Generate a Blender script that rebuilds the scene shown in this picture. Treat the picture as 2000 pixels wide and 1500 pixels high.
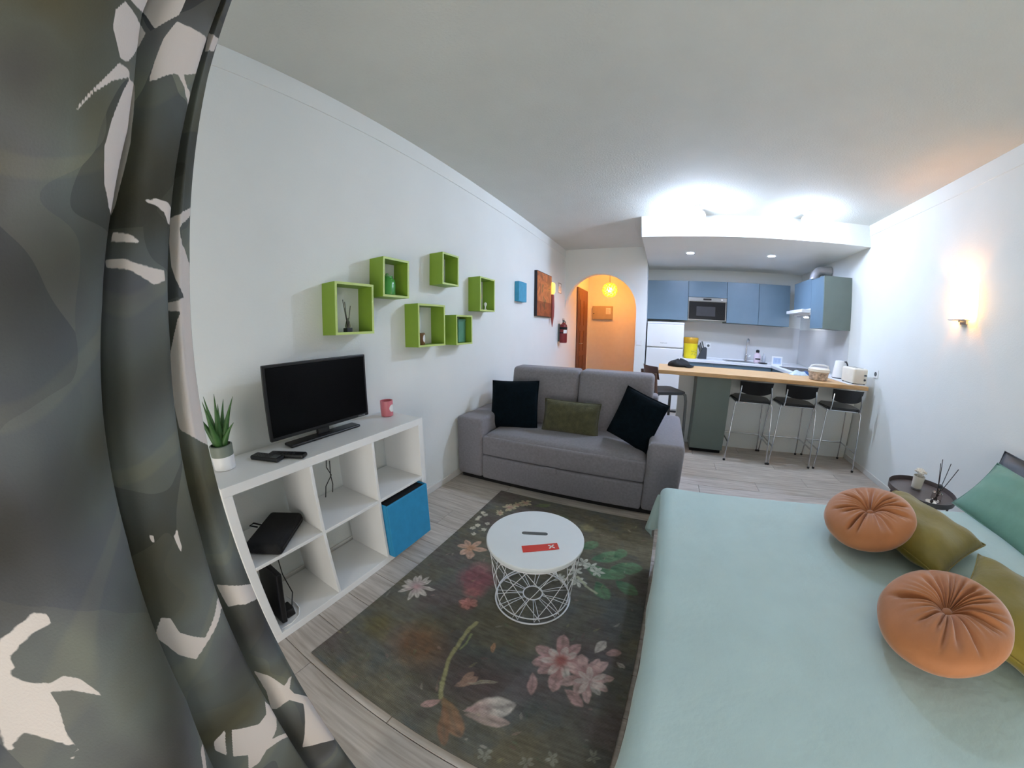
import bpy, bmesh, math, random
import numpy as np
from mathutils import Vector, Matrix, Euler
random.seed(7)
SC = bpy.context.scene
for o in list(bpy.data.objects): bpy.data.objects.remove(o, do_unlink=True)
COL = SC.collection
PI = math.pi
def lin(c):
    c = c / 255.0
    return c / 12.92 if c <= 0.04045 else ((c + 0.055) / 1.055) ** 2.4
def RGB(r, g, b): return (lin(r), lin(g), lin(b), 1.0)

# ------------------------------------------------------------------ camera (wide action-camera lens)
cd = bpy.data.cameras.new('camera'); cam = bpy.data.objects.new('camera', cd); COL.objects.link(cam)
cd.type = 'PANO'; cd.sensor_width = 36.0; cd.sensor_height = 27.0; cd.clip_start = 0.01
cd.panorama_type = 'FISHEYE_LENS_POLYNOMIAL'; cd.fisheye_fov = math.radians(200)
cd.fisheye_polynomial_k0 = 0.0
cd.fisheye_polynomial_k1 = -0.08822898
cd.fisheye_polynomial_k2 = 0.00020214198
cd.fisheye_polynomial_k3 = 4.7888809572e-05
cd.fisheye_polynomial_k4 = -1.0064968461e-06
YAW, PITCH, ROLL = 0.44775, -0.17328, -0.00717
Mr = Matrix.Rotation(YAW, 3, 'Z') @ Matrix.Rotation(PITCH, 3, 'X') @ Matrix.Rotation(ROLL, 3, 'Y')
cr, cf, cu = Mr.col[0], Mr.col[1], Mr.col[2]
mw = Matrix.Identity(4)
for i in range(3):
    mw[i][0], mw[i][1], mw[i][2] = cr[i], cu[i], -cf[i]
mw.translation = (1.57312, -0.52586, 1.28646)
cam.matrix_world = mw
SC.camera = cam

# ------------------------------------------------------------------ world, exposure
SC.view_settings.view_transform = 'Standard'; SC.view_settings.look = 'None'
SC.view_settings.gamma = 1.0; SC.view_settings.use_curve_mapping = False
SC.view_settings.exposure = 0.50
SC.cycles.use_denoising = True
SC.cycles.max_bounces = 8; SC.cycles.diffuse_bounces = 6
SC.cycles.sample_clamp_indirect = 8.0
wd = bpy.data.worlds.new('sky'); SC.world = wd; wd.use_nodes = True
wn = wd.node_tree.nodes; bg = wn['Background']
bg.inputs['Color'].default_value = (1.0, 0.96, 0.90, 1); bg.inputs['Strength'].default_value = 3.6
pl = bpy.data.lights.new('window_portal', 'AREA'); pl.shape = 'RECTANGLE'; pl.size = 2.6; pl.size_y = 1.2
pl.cycles.is_portal = True
po = bpy.data.objects.new('window_portal', pl); COL.objects.link(po); po.location = (1.95, -1.64, .62); po.rotation_euler = (PI/2, 0, 0)
# lamp strengths (emission of the real lamps)
KITCHEN_LAMP = 470.0; KITCHEN_LAMP_RIGHT = 190.0; DOWNLIGHT = 620.0; HALL = 350.0; SCONCE = 16.0

# ------------------------------------------------------------------ helpers
def tag(o, label=None, cat=None, group=None, kind=None):
    if label: o['label'] = label
    if cat: o['category'] = cat
    if group: o['group'] = group
    if kind: o['kind'] = kind
    return o
def thing(name, label, cat, loc=(0, 0, 0), rz=0.0, group=None, rot=None):
    o = bpy.data.objects.new(name, None); COL.objects.link(o); o.empty_display_size = .05
    o.location = loc; o.rotation_euler = rot if rot else (0, 0, rz)
    return tag(o, label, cat, group)
def add(name, bm, mat, parent=None, smooth=False, label=None):
    me = bpy.data.meshes.new(name); bm.normal_update(); bm.to_mesh(me); bm.free()
    for p in me.polygons: p.use_smooth = bool(smooth)
    if smooth and smooth != 'all':
        try: me.set_sharp_from_angle(angle=math.radians(smooth if smooth is not True else 40))
        except Exception: pass
    o = bpy.data.objects.new(name, me); COL.objects.link(o)
    if mat: me.materials.append(mat)
    if parent: o.parent = parent
    if label: o['label'] = label
    return o
def inst(src, name, parent=None, loc=None, rot=None):
    o = bpy.data.objects.new(name, src.data); COL.objects.link(o)
    if parent: o.parent = parent
    if loc is not None: o.location = loc
    if rot is not None: o.rotation_euler = rot
    return o
def dup(root, loc, rot, label, group=None):
    r = root.copy(); COL.objects.link(r); r.location = loc; r.rotation_euler = rot; r['label'] = label
    if group: r['group'] = group
    for ch in list(root.children):
        c = ch.copy(); COL.objects.link(c); c.parent = r
        for g in list(ch.children):
            d = g.copy(); COL.objects.link(d); d.parent = c
    return r
def NB(): return bmesh.new()
def box(bm, lo, hi, bev=0.0, seg=2, rot=None):
    """axis-aligned (or rotated by matrix) box between two corners, bevelled"""
    t = bmesh.new(); bmesh.ops.create_cube(t, size=1.0)
    s = [hi[i] - lo[i] for i in range(3)]; c = [(hi[i] + lo[i]) / 2 for i in range(3)]
    for v in t.verts: v.co = Vector((v.co.x * s[0], v.co.y * s[1], v.co.z * s[2]))
    if bev > 0:
        bmesh.ops.bevel(t, geom=t.edges[:], offset=min(bev, min(s) * .49), segments=seg, profile=.5, affect='EDGES', clamp_overlap=True)
    for v in t.verts:
        if rot: v.co = rot @ v.co
        v.co += Vector(c)
    merge(bm, t)
def merge(bm, t):
    me = bpy.data.meshes.new('t'); t.to_mesh(me); t.free(); bm.from_mesh(me); bpy.data.meshes.remove(me)
def tube(bm, pts, r, n=8, closed=False, cap=True):
    pts = [Vector(p) for p in pts]; N = len(pts); rs = r if isinstance(r, (list, tuple)) else [r] * N
    rings = []; up = None
    for i in range(N):
        if closed: t = pts[(i + 1) % N] - pts[(i - 1) % N]
        else: t = pts[min(i + 1, N - 1)] - pts[max(i - 1, 0)]
        t.normalize()
        if up is None:
            a = Vector((0, 0, 1)) if abs(t.z) < .9 else Vector((1, 0, 0)); up = (a - t * a.dot(t)).normalized()
        else:
            up = (up - t * up.dot(t))
            up = up.normalized() if up.length > 1e-6 else t.orthogonal().normalized()
        w = t.cross(up)
        rings.append([bm.verts.new(pts[i] + (up * math.cos(2 * PI * k / n) + w * math.sin(2 * PI * k / n)) * rs[i]) for k in range(n)])
    for i in range(N if closed else N - 1):
        A, B = rings[i], rings[(i + 1) % N]
        for k in range(n): bm.faces.new((A[k], A[(k + 1) % n], B[(k + 1) % n], B[k]))
    if cap and not closed:
        bm.faces.new(rings[0][::-1]); bm.faces.new(rings[-1])
def lathe(bm, prof, n=32, c=(0, 0, 0), capb=True, capt=True):
    """prof: list of (r, z)"""
    rings = []
    for r, z in prof:
        rings.append([bm.verts.new((c[0] + r * math.cos(2 * PI * k / n), c[1] + r * math.sin(2 * PI * k / n), c[2] + z)) for k in range(n)])
    for A, B in zip(rings, rings[1:]):
        for k in range(n): bm.faces.new((A[k], A[(k + 1) % n], B[(k + 1) % n], B[k]))
    if capb: bm.faces.new(rings[0][::-1])
    if capt: bm.faces.new(rings[-1])
def prism(bm, poly, z0, z1, ax='z'):
    """extrude a 2-D outline; ax tells the extrusion axis"""
    def P(a, b, h):
        return (a, b, h) if ax == 'z' else ((h, a, b) if ax == 'x' else (a, h, b))
    A = [bm.verts.new(P(a, b, z0)) for a, b in poly]; B = [bm.verts.new(P(a, b, z1)) for a, b in poly]
    n = len(poly)
    bm.faces.new(A[::-1]); bm.faces.new(B)
    for i in range(n): bm.faces.new((A[i], A[(i + 1) % n], B[(i + 1) % n], B[i]))
    bmesh.ops.recalc_face_normals(bm, faces=bm.faces[:])
def grid(bm, fn, nu, nv, wrapu=False):
    V = [[bm.verts.new(fn(i / (nu if wrapu else nu - 1), j / (nv - 1))) for i in range(nu)] for j in range(nv)]
    for j in range(nv - 1):
        for i in range(nu if wrapu else nu - 1):
            bm.faces.new((V[j][i], V[j][(i + 1) % nu], V[j + 1][(i + 1) % nu], V[j + 1][i]))
    return V
def ball(bm, c, r, sub=2, sc=(1, 1, 1)):
    t = bmesh.new(); bmesh.ops.create_icosphere(t, subdivisions=sub, radius=1.0)
    for v in t.verts: v.co = Vector((v.co.x * r * sc[0] + c[0], v.co.y * r * sc[1] + c[1], v.co.z * r * sc[2] + c[2]))
    merge(bm, t)

# ------------------------------------------------------------------ materials
def M(name, rgb, rough=.5, metal=0.0, var=.06, scale=12.0, bump=0.0, bscale=None, spec=.5, coord='Object', stretch=(1, 1, 1), detail=4, sheen=0.0):
    m = bpy.data.materials.new(name); m.use_nodes = True
    nt = m.node_tree; N = nt.nodes; L = nt.links; b = N['Principled BSDF']
    b.inputs['Roughness'].default_value = rough; b.inputs['Metallic'].default_value = metal
    b.inputs['Specular IOR Level'].default_value = spec
    if sheen: b.inputs['Sheen Weight'].default_value = sheen; b.inputs['Sheen Roughness'].default_value = .4
    tc = N.new('ShaderNodeTexCoord'); mp = N.new('ShaderNodeMapping'); mp.inputs['Scale'].default_value = stretch
    L.new(tc.outputs[coord], mp.inputs['Vector'])
    nz = N.new('ShaderNodeTexNoise'); nz.inputs['Scale'].default_value = scale; nz.inputs['Detail'].default_value = detail
    L.new(mp.outputs[0], nz.inputs['Vector'])
    cr = N.new('ShaderNodeValToRGB'); c = RGB(*rgb)
    cr.color_ramp.elements[0].position = .3; cr.color_ramp.elements[1].position = .7
    cr.color_ramp.elements[0].color = tuple(x * (1 - var) for x in c[:3]) + (1,)
    cr.color_ramp.elements[1].color = tuple(min(1, x * (1 + var)) for x in c[:3]) + (1,)
    L.new(nz.outputs['Fac'], cr.inputs['Fac']); L.new(cr.outputs['Color'], b.inputs['Base Color'])
    if bump:
        n2 = N.new('ShaderNodeTexNoise'); n2.inputs['Scale'].default_value = bscale or scale * 8; n2.inputs['Detail'].default_value = 6
        L.new(mp.outputs[0], n2.inputs['Vector'])
        bp = N.new('ShaderNodeBump'); bp.inputs['Strength'].default_value = bump; bp.inputs['Distance'].default_value = .01
        L.new(n2.outputs['Fac'], bp.inputs['Height']); L.new(bp.outputs['Normal'], b.inputs['Normal'])
    return m
def EM(name, rgb, strength, base=(255, 255, 255)):
    m = M(name, base, .5, var=0.0)
    b = m.node_tree.nodes['Principled BSDF']
    b.inputs['Emission Color'].default_value = RGB(*rgb); b.inputs['Emission Strength'].default_value = strength
    return m
def GLASS(name, rgb, rough=.05, alpha=None):
    m = M(name, rgb, rough, var=.02)
    m.node_tree.nodes['Principled BSDF'].inputs['Transmission Weight'].default_value = 1.0
    return m
m_wall = M('white_plaster', (226, 229, 226), .85, var=.015, scale=3, bump=.12, bscale=90)
m_ceil = M('ceiling_plaster', (206, 208, 203), .9, var=.02, scale=4, bump=.25, bscale=70)
m_white = M('white_lacquer', (228, 228, 226), .45, var=.012, scale=4)
m_whitem = M('white_metal', (225, 226, 228), .4, var=.01)
m_green = M('lime_green_lacquer', (128, 160, 50), .5, var=.05, scale=5)
m_greene = M('pale_lime_edge', (188, 208, 120), .5, var=.04)
m_sofa = M('grey_weave', (128, 125, 131), .95, var=.10, scale=60, bump=.35, bscale=420, sheen=.3)
m_navy = M('dark_teal_plush', (5, 16, 23), .95, var=.3, scale=30, bump=.5, bscale=160, spec=.1)
m_olivef = M('olive_faux_fur', (78, 77, 52), .95, var=.28, scale=25, bump=.9, bscale=180, sheen=.1)
m_black = M('black_plastic', (16, 16, 18), .35, var=.1)
m_blackmat = M('black_cloth', (14, 14, 16), .9, var=.2, scale=40, bump=.4)
m_screen = M('dark_screen', (5, 5, 6), .25, var=.1, spec=.12)
m_steel = M('brushed_steel', (170, 172, 175), .3, metal=1.0, var=.05)
m_chrome = M('chrome_tube', (205, 206, 210), .18, metal=1.0, var=.02)
m_cab = M('grey_green_front_lit_blue', (100, 122, 136), .38, var=.04, scale=6)  # blue reflection of the downlights put into the door colour
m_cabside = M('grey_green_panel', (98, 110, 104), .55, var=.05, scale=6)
m_wood = M('oak_worktop', (196, 158, 110), .5, var=.16, scale=9, stretch=(1, 9, 9), bump=.08)
m_brown = M('brown_bentwood', (110, 84, 72), .45, var=.12, scale=14, stretch=(1, 1, 5))
m_gunmetal = M('grey_painted_tube', (92, 96, 96), .4, metal=.4, var=.05)
m_worktop = M('white_worktop', (228, 230, 232), .35, var=.02)
m_tile = M('glossy_wall_tile', (205, 206, 206), .22, var=.02, scale=3)
m_mint = M('mint_cotton', (182, 205, 203), .9, var=.035, scale=7, bump=.22, bscale=28, sheen=.2)
m_mintp = M('green_pillow_cotton', (112, 152, 136), .9, var=.06, scale=9, bump=.3, bscale=22, sheen=.2)
m_taupe = M('taupe_bed_base', (112, 98, 88), .9, var=.08, scale=30, bump=.3)
m_velvet = M('rust_velvet', (172, 110, 66), .75, var=.10, scale=9, bump=.12, bscale=40, sheen=.5)
m_olive = M('olive_velvet', (122, 108, 34), .8, var=.16, scale=7, bump=.2, bscale=26, sheen=.3)
m_blue = M('turquoise_fabric', (40, 138, 184), .85, var=.06, scale=20, bump=.2)
m_bluep = M('turquoise_paint', (60, 150, 184), .7, var=.08, scale=20)
m_red = M('red_enamel', (120, 26, 30), .35, var=.06)
m_yellow = M('yellow_plastic', (226, 204, 30), .45, var=.05)
m_amber = M('amber_lid', (200, 150, 24), .4, var=.06)
m_dgrey = M('dark_grey_plastic', (52, 56, 62), .5, var=.06)
m_pink = M('pink_glass', (206, 118, 128), .3, var=.05)
m_leaf = M('succulent_leaf', (58, 98, 44), .5, var=.3, scale=16)
m_tray = M('dark_tray_metal', (96, 86, 84), .4, metal=.3, var=.06)
m_doorw = M('reddish_door_wood', (112, 68, 46), .5, var=.2, scale=8, stretch=(6, 6, 1))
m_panel = M('beige_steel', (176, 160, 130), .5, var=.04)
m_reed = M('dark_reed', (58, 50, 50), .8, var=.15)
m_cream = M('cream_ceramic', (226, 220, 206), .4, var=.03)
m_foil = M('white_duct_foil', (205, 205, 208), .4, metal=.3, var=.08, bump=.5, bscale=50)

# ================================================================== THE SETTING
def struct(name, bm, mat, parent=None, smooth=False):
    o = add(name, bm, mat, parent, smooth)
    if not parent: o['kind'] = 'structure'
    return o
W = 3.946; H = 2.6; YA = 4.78; YK = 5.45; YH = 6.6; Y0 = -1.55
def wallbox(name, lo, hi, mat=None):
    b = NB(); box(b, lo, hi); return struct(name, b, mat or m_wall)
wallbox('wall_left', (-.1, Y0, 0), (0, YH, H))
wallbox('wall_right', (W, Y0, 0), (W + .1, YK, H))
wallbox('wall_kitchen', (1.33, YK, 0), (W + .1, YK + .1, H))
wallbox('wall_hall_far', (-.1, YH, 0), (1.33, YH + .1, H), M('hall_plaster', (232, 226, 214), .85, var=.02, bump=.1))
wallbox('wall_hall_right', (1.25, YA + .12, 0), (1.33, YH, H))
# wall with the arched opening: the left springer starts straight from the left wall
b = NB(); poly = [(0, 1.6), (0, H), (1.33, H), (1.33, 0), (1.168, 0), (1.168, 1.595)]
for k in range(1, 24):
    a = PI * k / 24; poly.append((.585 + .583 * math.cos(a), 1.6 + .585 * math.sin(a)))
prism(b, poly, YA, YA + .12, 'y'); struct('wall_far', b, m_wall)
# window wall behind the camera: a wide opening onto the balcony
b = NB()
for lo, hi in (((-.1, Y0 - .12, 0), (.65, Y0, H)), ((3.25, Y0 - .12, 0), (W + .1, Y0, H)), ((.65, Y0 - .12, 2.25), (3.25, Y0, H))): box(b, lo, hi)
struct('wall_window', b, m_wall)
b = NB()
for lo, hi in (((.65, Y0 - .09, 0), (.70, Y0 - .03, 2.25)), ((3.20, Y0 - .09, 0), (3.25, Y0 - .03, 2.25)), ((.70, Y0 - .09, 2.2), (3.20, Y0 - .03, 2.25)), ((.70, Y0 - .09, 0), (3.20, Y0 - .03, .04))): box(b, lo, hi, .004)
w1_ = struct('window_1', b, m_whitem)
for k in range(11):                                  # unseen shutter, added to keep window light off the bed top
    b = NB(); box(b, (.70, Y0 - .075, 1.22 + k * .09), (3.20, Y0 - .06, 1.306 + k * .09), .004); add('light_block_slat', b, m_white, w1_)
wallbox('ceiling', (-.1, Y0 - .12, H), (W + .1, YH + .1, H + .1), m_ceil)
b = NB(); box(b, (1.335, 3.34, 2.36), (W, YK, H)); struct('ceiling_soffit', b, m_wall)
# cornice boards: their lower edge is the thin line along both walls
for n, x0, x1 in (('trim_1', 0, .007), ('trim_2', W - .007, W)):
    b = NB(); box(b, (x0, Y0, 2.482), (x1, YA if x0 == 0 else 3.34, H), .002); struct(n, b, m_wall)
m_base = M('white_baseboard', (214, 212, 208), .5, var=.02)
for n, lo, hi in (('baseboard_left', (0, Y0, 0), (.010, YH, .055)), ('baseboard_right', (W - .010, Y0, 0), (W, 3.43, .055))):
    b = NB(); box(b, lo, hi, .003); struct(n, b, m_base)
# floor slab with separate planks running across the room
b = NB(); box(b, (-.1, Y0 - .12, -.10), (W + .1, YH + .1, -.012))
floor = struct('floor', b, M('joint_dark', (96, 88, 80), .9))
m_plank = bpy.data.materials.new('whitewashed_plank'); m_plank.use_nodes = True
nt = m_plank.node_tree; N_ = nt.nodes; L_ = nt.links; bs = N_['Principled BSDF']; bs.inputs['Roughness'].default_value = .42
tc = N_.new('ShaderNodeTexCoord'); oi = N_.new('ShaderNodeObjectInfo'); mp = N_.new('ShaderNodeMapping'); mp.inputs['Scale'].default_value = (1.2, 16, 16)
cx = N_.new('ShaderNodeVectorMath'); cx.operation = 'ADD'; mu = N_.new('ShaderNodeVectorMath'); mu.operation = 'SCALE'; mu.inputs['Scale'].default_value = 37.0
L_.new(oi.outputs['Random'], mu.inputs[0]); L_.new(tc.outputs['Object'], cx.inputs[0]); L_.new(mu.outputs[0], cx.inputs[1]); L_.new(cx.outputs[0], mp.inputs['Vector'])
nz = N_.new('ShaderNodeTexNoise'); nz.inputs['Scale'].default_value = 3.2; nz.inputs['Detail'].default_value = 8; nz.inputs['Distortion'].default_value = .6; L_.new(mp.outputs[0], nz.inputs['Vector'])
rp = N_.new('ShaderNodeValToRGB'); rp.color_ramp.elements[0].position = .28; rp.color_ramp.elements[0].color = RGB(158, 148, 137); rp.color_ramp.elements[1].position = .72; rp.color_ramp.elements[1].color = RGB(202, 194, 185)
L_.new(nz.outputs['Fac'], rp.inputs['Fac'])
hs = N_.new('ShaderNodeHueSaturation'); mr = N_.new('ShaderNodeMapRange'); mr.inputs['To Min'].default_value = .86; mr.inputs['To Max'].default_value = 1.08
L_.new(oi.outputs['Random'], mr.inputs['Value']); L_.new(mr.outputs[0], hs.inputs['Value']); L_.new(rp.outputs['Color'], hs.inputs['Color']); L_.new(hs.outputs['Color'], bs.inputs['Base Color'])
PW, PL = .192, 1.285
protos = {}
def plank(x0, x1, y0):
    ln = round(x1 - x0, 3)
    if ln < .06: return
    key = ln
    if key not in protos:
        b = NB(); box(b, (0, 0, -.012), (ln - .0025, PW - .0025, 0), .0015, 1)
        protos[key] = add('plank', b, m_plank, floor); protos[key].location = (x0, y0, 0); return
    inst(protos[key], 'plank', floor, (x0, y0, 0))
r = 0; y = Y0
while y < YH - .02:
    xe = W if y < YK - .05 else 1.25
    off = [.0, .52, .95, .31, .74][r % 5]; xs = [0.0]; x = off if off > 0 else PL
    while x < xe - .06: xs.append(x); x += PL
    xs.append(xe)
    for a, c in zip(xs, xs[1:]): plank(a, c, y)
    y += PW; r += 1

# ================================================================== WHITE CUBE SHELF ALONG THE LEFT WALL
KY, KX0, KX1 = -.249, .016, .325
sh = thing('cube_shelf', 'low white open shelving unit of six cubes along the left wall, under the television', 'shelf', (0, KY, 0))
def part(name, lo, hi, mat, parent, bev=.002, label=None):
    b = NB(); box(b, lo, hi, bev); return add(name, b, mat, parent, label=label)
part('top_panel', (KX0, 0, .732), (KX1, 1.113, .77), m_white, sh)
part('bottom_panel', (KX0, 0, 0), (KX1, 1.113, .038), m_white, sh)
part('side_panel', (KX0, 0, .038), (KX1, .038, .732), m_white, sh)
part('side_panel', (KX0, 1.075, .038), (KX1, 1.113, .732), m_white, sh)
for yy in (.373, .724): part('divider', (KX0, yy, .038), (KX1, yy + .016, .732), m_white, sh)
for a, c in ((.038, .373), (.389, .724), (.740, 1.075)): part('shelf_board', (KX0, a, .393), (KX1, c, .409), m_white, sh)
# blue fabric drawer in the lower right cube, pulled forward a little
bx = thing('storage_box', 'turquoise fabric box sticking out of the lower right cube of the white shelf', 'box', (.066, KY + .744, .0385))
part('front_panel', (.285, 0, .0), (.297, .327, .335), m_blue, bx, .004)
part('side_panel', (0, 0, 0), (.285, .006, .335), m_blue, bx)
part('side_panel', (0, .321, 0), (.285, .327, .335), m_blue, bx)
part('back_panel', (0, .006, 0), (.006, .321, .335), m_blue, bx)
part('base_panel', (.006, .006, 0), (.285, .321, .006), m_blackmat, bx)
part('infill', (.007, .0065, .006), (.284, .3205, .325), m_blackmat, bx, 0, 'black lining for the shade inside the box')  # solid black block standing in for the shade inside the open box
# television
tv = thing('television', 'black flat television on a short bar stand on top of the white cube shelf', 'television', (.115, .345, .7705))
part('back_shell', (-.030, -.262, .070), (.0, .262, .350), m_black, tv, .012)
part('bezel', (-.004, -.287, .045), (.016, .287, .383), m_black, tv, .005)
part('screen', (.0155, -.274, .062), (.0172, .274, .371), m_screen, tv, 0)
part('neck', (-.018, -.035, .010), (.004, .035, .075), m_black, tv, .006)
part('stand_base', (-.035, -.205, 0), (.040, .205, .014), m_black, tv, .006)
b = NB()
for k in range(6): box(b, (.0160, .215 + k * .008, .0505), (.0166, .2205 + k * .008, .0555))
add('badge', b, m_steel, tv)
# remotes
def remote(label, loc, rz, ln, wd, kind=0):
    t = thing('remote_control', label, 'remote', loc, rz, 'remote controls on the white shelf')
    b = NB(); box(b, (-wd / 2, -ln / 2, 0), (wd / 2, ln / 2, .018), .007, 3); add('body', b, m_black, t)
    b = NB()
    for i in range(3):
        for j in range(7): ball(b, ((i - 1) * wd * .26, -ln * .36 + j * ln * .095, .018), .0035, 1, (1, 1, .5))
    add('buttons', b, m_dgrey, t)
    if kind:
        bb = NB(); box(bb, (-wd * .36, ln * .22, .0178), (wd * .36, ln * .42, .0190), .002); add('display', bb, m_gunmetal, t)
remote('black remote control with a grey display, nearer the succulent pot on the white shelf', (.185, .005, .7705), -1.15, .155, .052, 1)
remote('black remote control lying nearer the television stand on the white shelf', (.232, .078, .7705), -1.0, .175, .046, 0)
# succulent
pt = thing('potted_succulent', 'spiky green succulent in a grey and white pot on the white shelf', 'plant', (.128, -.162, .7705))
b = NB(); lathe(b, [(.040, 0), (.044, .002), (.046, .055), (.0455, .056)]); add('pot_lower', b, m_white, pt, True, 'white lower half of the pot')
b = NB(); lathe(b, [(.0456, .056), (.047, .098), (.041, .100), (.040, .088)], capb=True, capt=True); add('pot_upper', b, M('grey_green_glaze', (120, 128, 116), .5), pt, True, 'grey upper half of the pot')
b = NB(); lathe(b, [(.040, .086), (.030, .092), (.001, .094)]); add('soil', b, m_reed, pt, True)
for k, (ang, lean, ln) in enumerate([(0, .10, .22), (1.1, .35, .21), (1.9, .22, .19), (2.7, .5, .18), (3.5, .26, .21), (4.3, .42, .17), (5.0, .20, .20), (5.7, .55, .15), (.6, .65, .13), (3.1, .75, .12)]):
    b = NB(); pts = []; rs = []
    for i in range(8):
        f = i / 7; rr = .008 + ln * math.sin(lean) * f; z = .085 + ln * math.cos(lean) * f + .01 * math.sin(f * 3)
        pts.append((rr * math.cos(ang), rr * math.sin(ang), z)); rs.append(.014 * (1 - f) ** .8 * (.75 + .5 * math.sin(PI * min(1, f + .25))) + .0006)
    tube(b, pts, rs, 6); add('leaf', b, m_leaf, pt, 'all')
# pink glass candle
cn = thing('candle_glass', 'pink glass candle with a white round label at the far end of the white shelf', 'candle', (.115, .785, .7705))
b = NB(); lathe(b, [(.030, 0), (.036, .004), (.038, .05), (.038, .095), (.034, .095), (.033, .05), (.030, .045)], 36); add('glass', b, m_pink, cn, True)
b = NB(); grid(b, lambda u, v: (.0386 * math.cos(-.35 + u * 1.1), .0386 * math.sin(-.35 + u * 1.1), .050 + .022 * (v - .5) * 2 * math.sqrt(max(.02, 1 - (2 * u - 1) ** 2))), 16, 6); add('label', b, m_white, cn, True, 'white round label')
# black bag in the upper left cube
bg_ = thing('soft_case', 'black soft case lying in the upper near cube of the white shelf', 'case', (.195, -.040, .4105), .66)
b = NB(); box(b, (-.085, -.138, 0), (.085, .138, .056), .022, 4); add('body', b, m_blackmat, bg_, True)
b = NB(); tube(b, [(-.086, -.12, .03), (-.0875, 0, .031), (-.086, .12, .03)], .0025, 6); tube(b, [(.0865, -.12, .03), (.0875, 0, .031), (.0865, .12, .03)], .0025, 6); add('zip', b, m_black, bg_)
b = NB(); tube(b, [(-.07, .02, .048), (-.10, .0, .070), (-.115, -.015, .066), (-.085, 0, .050)], .004, 6); add('wrist_strap', b, m_blackmat, bg_)
# router + cables in the lower left cube
rt = thing('router', 'black slab router leaning in the lower near cube of the white shelf', 'router', (.20, -.175, .0385), 0)
b = NB(); box(b, (-.095, -.014, 0), (.095, .014, .26), .006, 2, Matrix.Rotation(-.20, 3, 'X')); 
for v in b.verts: v.co.z += .006; v.co.y += .03
add('case', b, m_black, rt)
b = NB(); box(b, (.02, .03, 0), (.075, .075, .05), .006); add('power_brick', b, m_black, rt)
b = NB(); tube(b, [(.05, .075, .03), (.0, .12, .06), (-.08, .13, .12), (-.13, .15, .20)], .003, 6); add('power_lead', b, m_black, rt)
wc = thing('white_cable', 'loop of white cable in front of the black router in the shelf', 'cable', (.26, -.10, .0415))
b = NB(); tube(b, [(.045, -.10, 0), (.05, -.05, 0), (.035, .0, 0), (-.005, .03, 0), (-.05, .035, .003), (-.09, .02, .03)], .003, 8); add('lead', b, m_white, wc, True)
for lab, pts in (('thin black cable hanging down behind the middle cube, the longer one', [(0, 0, .19), (-.0, -.006, .15), (.008, .012, .10), (.01, -.035, .05), (.03, -.06, .0)]), ('thin black cable hanging behind the middle cube, the shorter straight one', [(0, .02, .18), (0, .012, .10), (.0, .016, .04), (.01, .0, .0)])):
    t = thing('hanging_cable', lab, 'cable', (.030, .385, .4125), 0, 'cables behind the shelf')
    b = NB(); tube(b, pts, .0028, 6); add('lead', b, m_black, t, True)

# ================================================================== GREEN WALL BOXES
def wall_box(lab, y0, y1, z0, z1):
    d = .12; e = .013
    t = thing('wall_box_shelf', lab, 'wall shelf', (0.0005, y0, z0), 0, 'lime green box shelves on the left wall')
    w, h = y1 - y0, z1 - z0
    part('side_panel', (0, 0, 0), (d, e, h), m_green, t, .001); part('side_panel', (0, w - e, 0), (d, w, h), m_green, t, .001)
    part('top_panel', (0, e, h - e), (d, w - e, h), m_green, t, .001); part('bottom_panel', (0, e, 0), (d, w - e, e), m_green, t, .001)
    b = NB()
    for lo, hi in (((d, 0, 0), (d + .001, e, h)), ((d, w - e, 0), (d + .001, w, h)), ((d, e, h - e), (d + .001, w - e, h)), ((d, e, 0), (d + .001, w - e, e))): box(b, lo, hi)
    add('edge_band', b, m_greene, t, label='pale lime edging on the front')
    return t
wall_box('lime green box shelf holding a reed diffuser, nearest to the camera', .46, .715, 1.262, 1.533)
wall_box('lime green box shelf holding a green glass jar, second in the upper row', .787, 1.002, 1.473, 1.706)
wall_box('lime green box shelf holding a brown candle jar, in the lower row', 1.085, 1.372, 1.160, 1.448)
wall_box('empty lime green box shelf, highest on the wall', 1.345, 1.545, 1.60, 1.832)
wall_box('lime green box shelf with a tiny white ornament, farthest along the wall', 1.862, 2.119, 1.430, 1.724)
wall_box('lime green box shelf with a teal tin, lowest and right of the candle box', 1.512, 1.737, 1.154, 1.385)
dz = thing('reed_diffuser', 'small black reed diffuser in the nearest lime green wall box', 'diffuser', (.065, .577, 1.2755))
b = NB(); box(b, (-.018, -.018, 0), (.018, .018, .022), .002); add('base', b, m_black, dz)
b = NB(); lathe(b, [(.013, .022), (.015, .030), (.010, .055), (.007, .062), (.007, .07), (.009, .073)], 20); add('bottle', b, GLASS('smoky_glass', (150, 150, 140)), dz, True)
for pa, pb in (((0, 0, .024), (.0, -.030, .172)), ((0, 0, .024), (.006, -.022, .160)), ((0, 0, .024), (0, .020, .140))):
    b = NB(); tube(b, [pa, pb], .0019, 6); add('reed', b, m_reed, dz)
jr = thing('glass_jar', 'green glass jar in the second lime green wall box', 'jar', (.06, .874, 1.4865))
b = NB(); lathe(b, [(.046, 0), (.051, .004), (.052, .07), (.046, .095), (.034, .105), (.034, .112)], 32); add('body', b, M('green_glass', (70, 150, 66), .15, var=.08), jr, True)
b = NB(); lathe(b, [(.036, .112), (.036, .118), (.010, .122), (.010, .132), (.006, .136)], 24); add('lid', b, M('green_glass_lid', (110, 160, 104), .15), jr, True)
cj = thing('candle_jar', 'brown candle jar with a white oval label in a lime green wall box', 'candle', (.075, 1.148, 1.1735))
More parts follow.
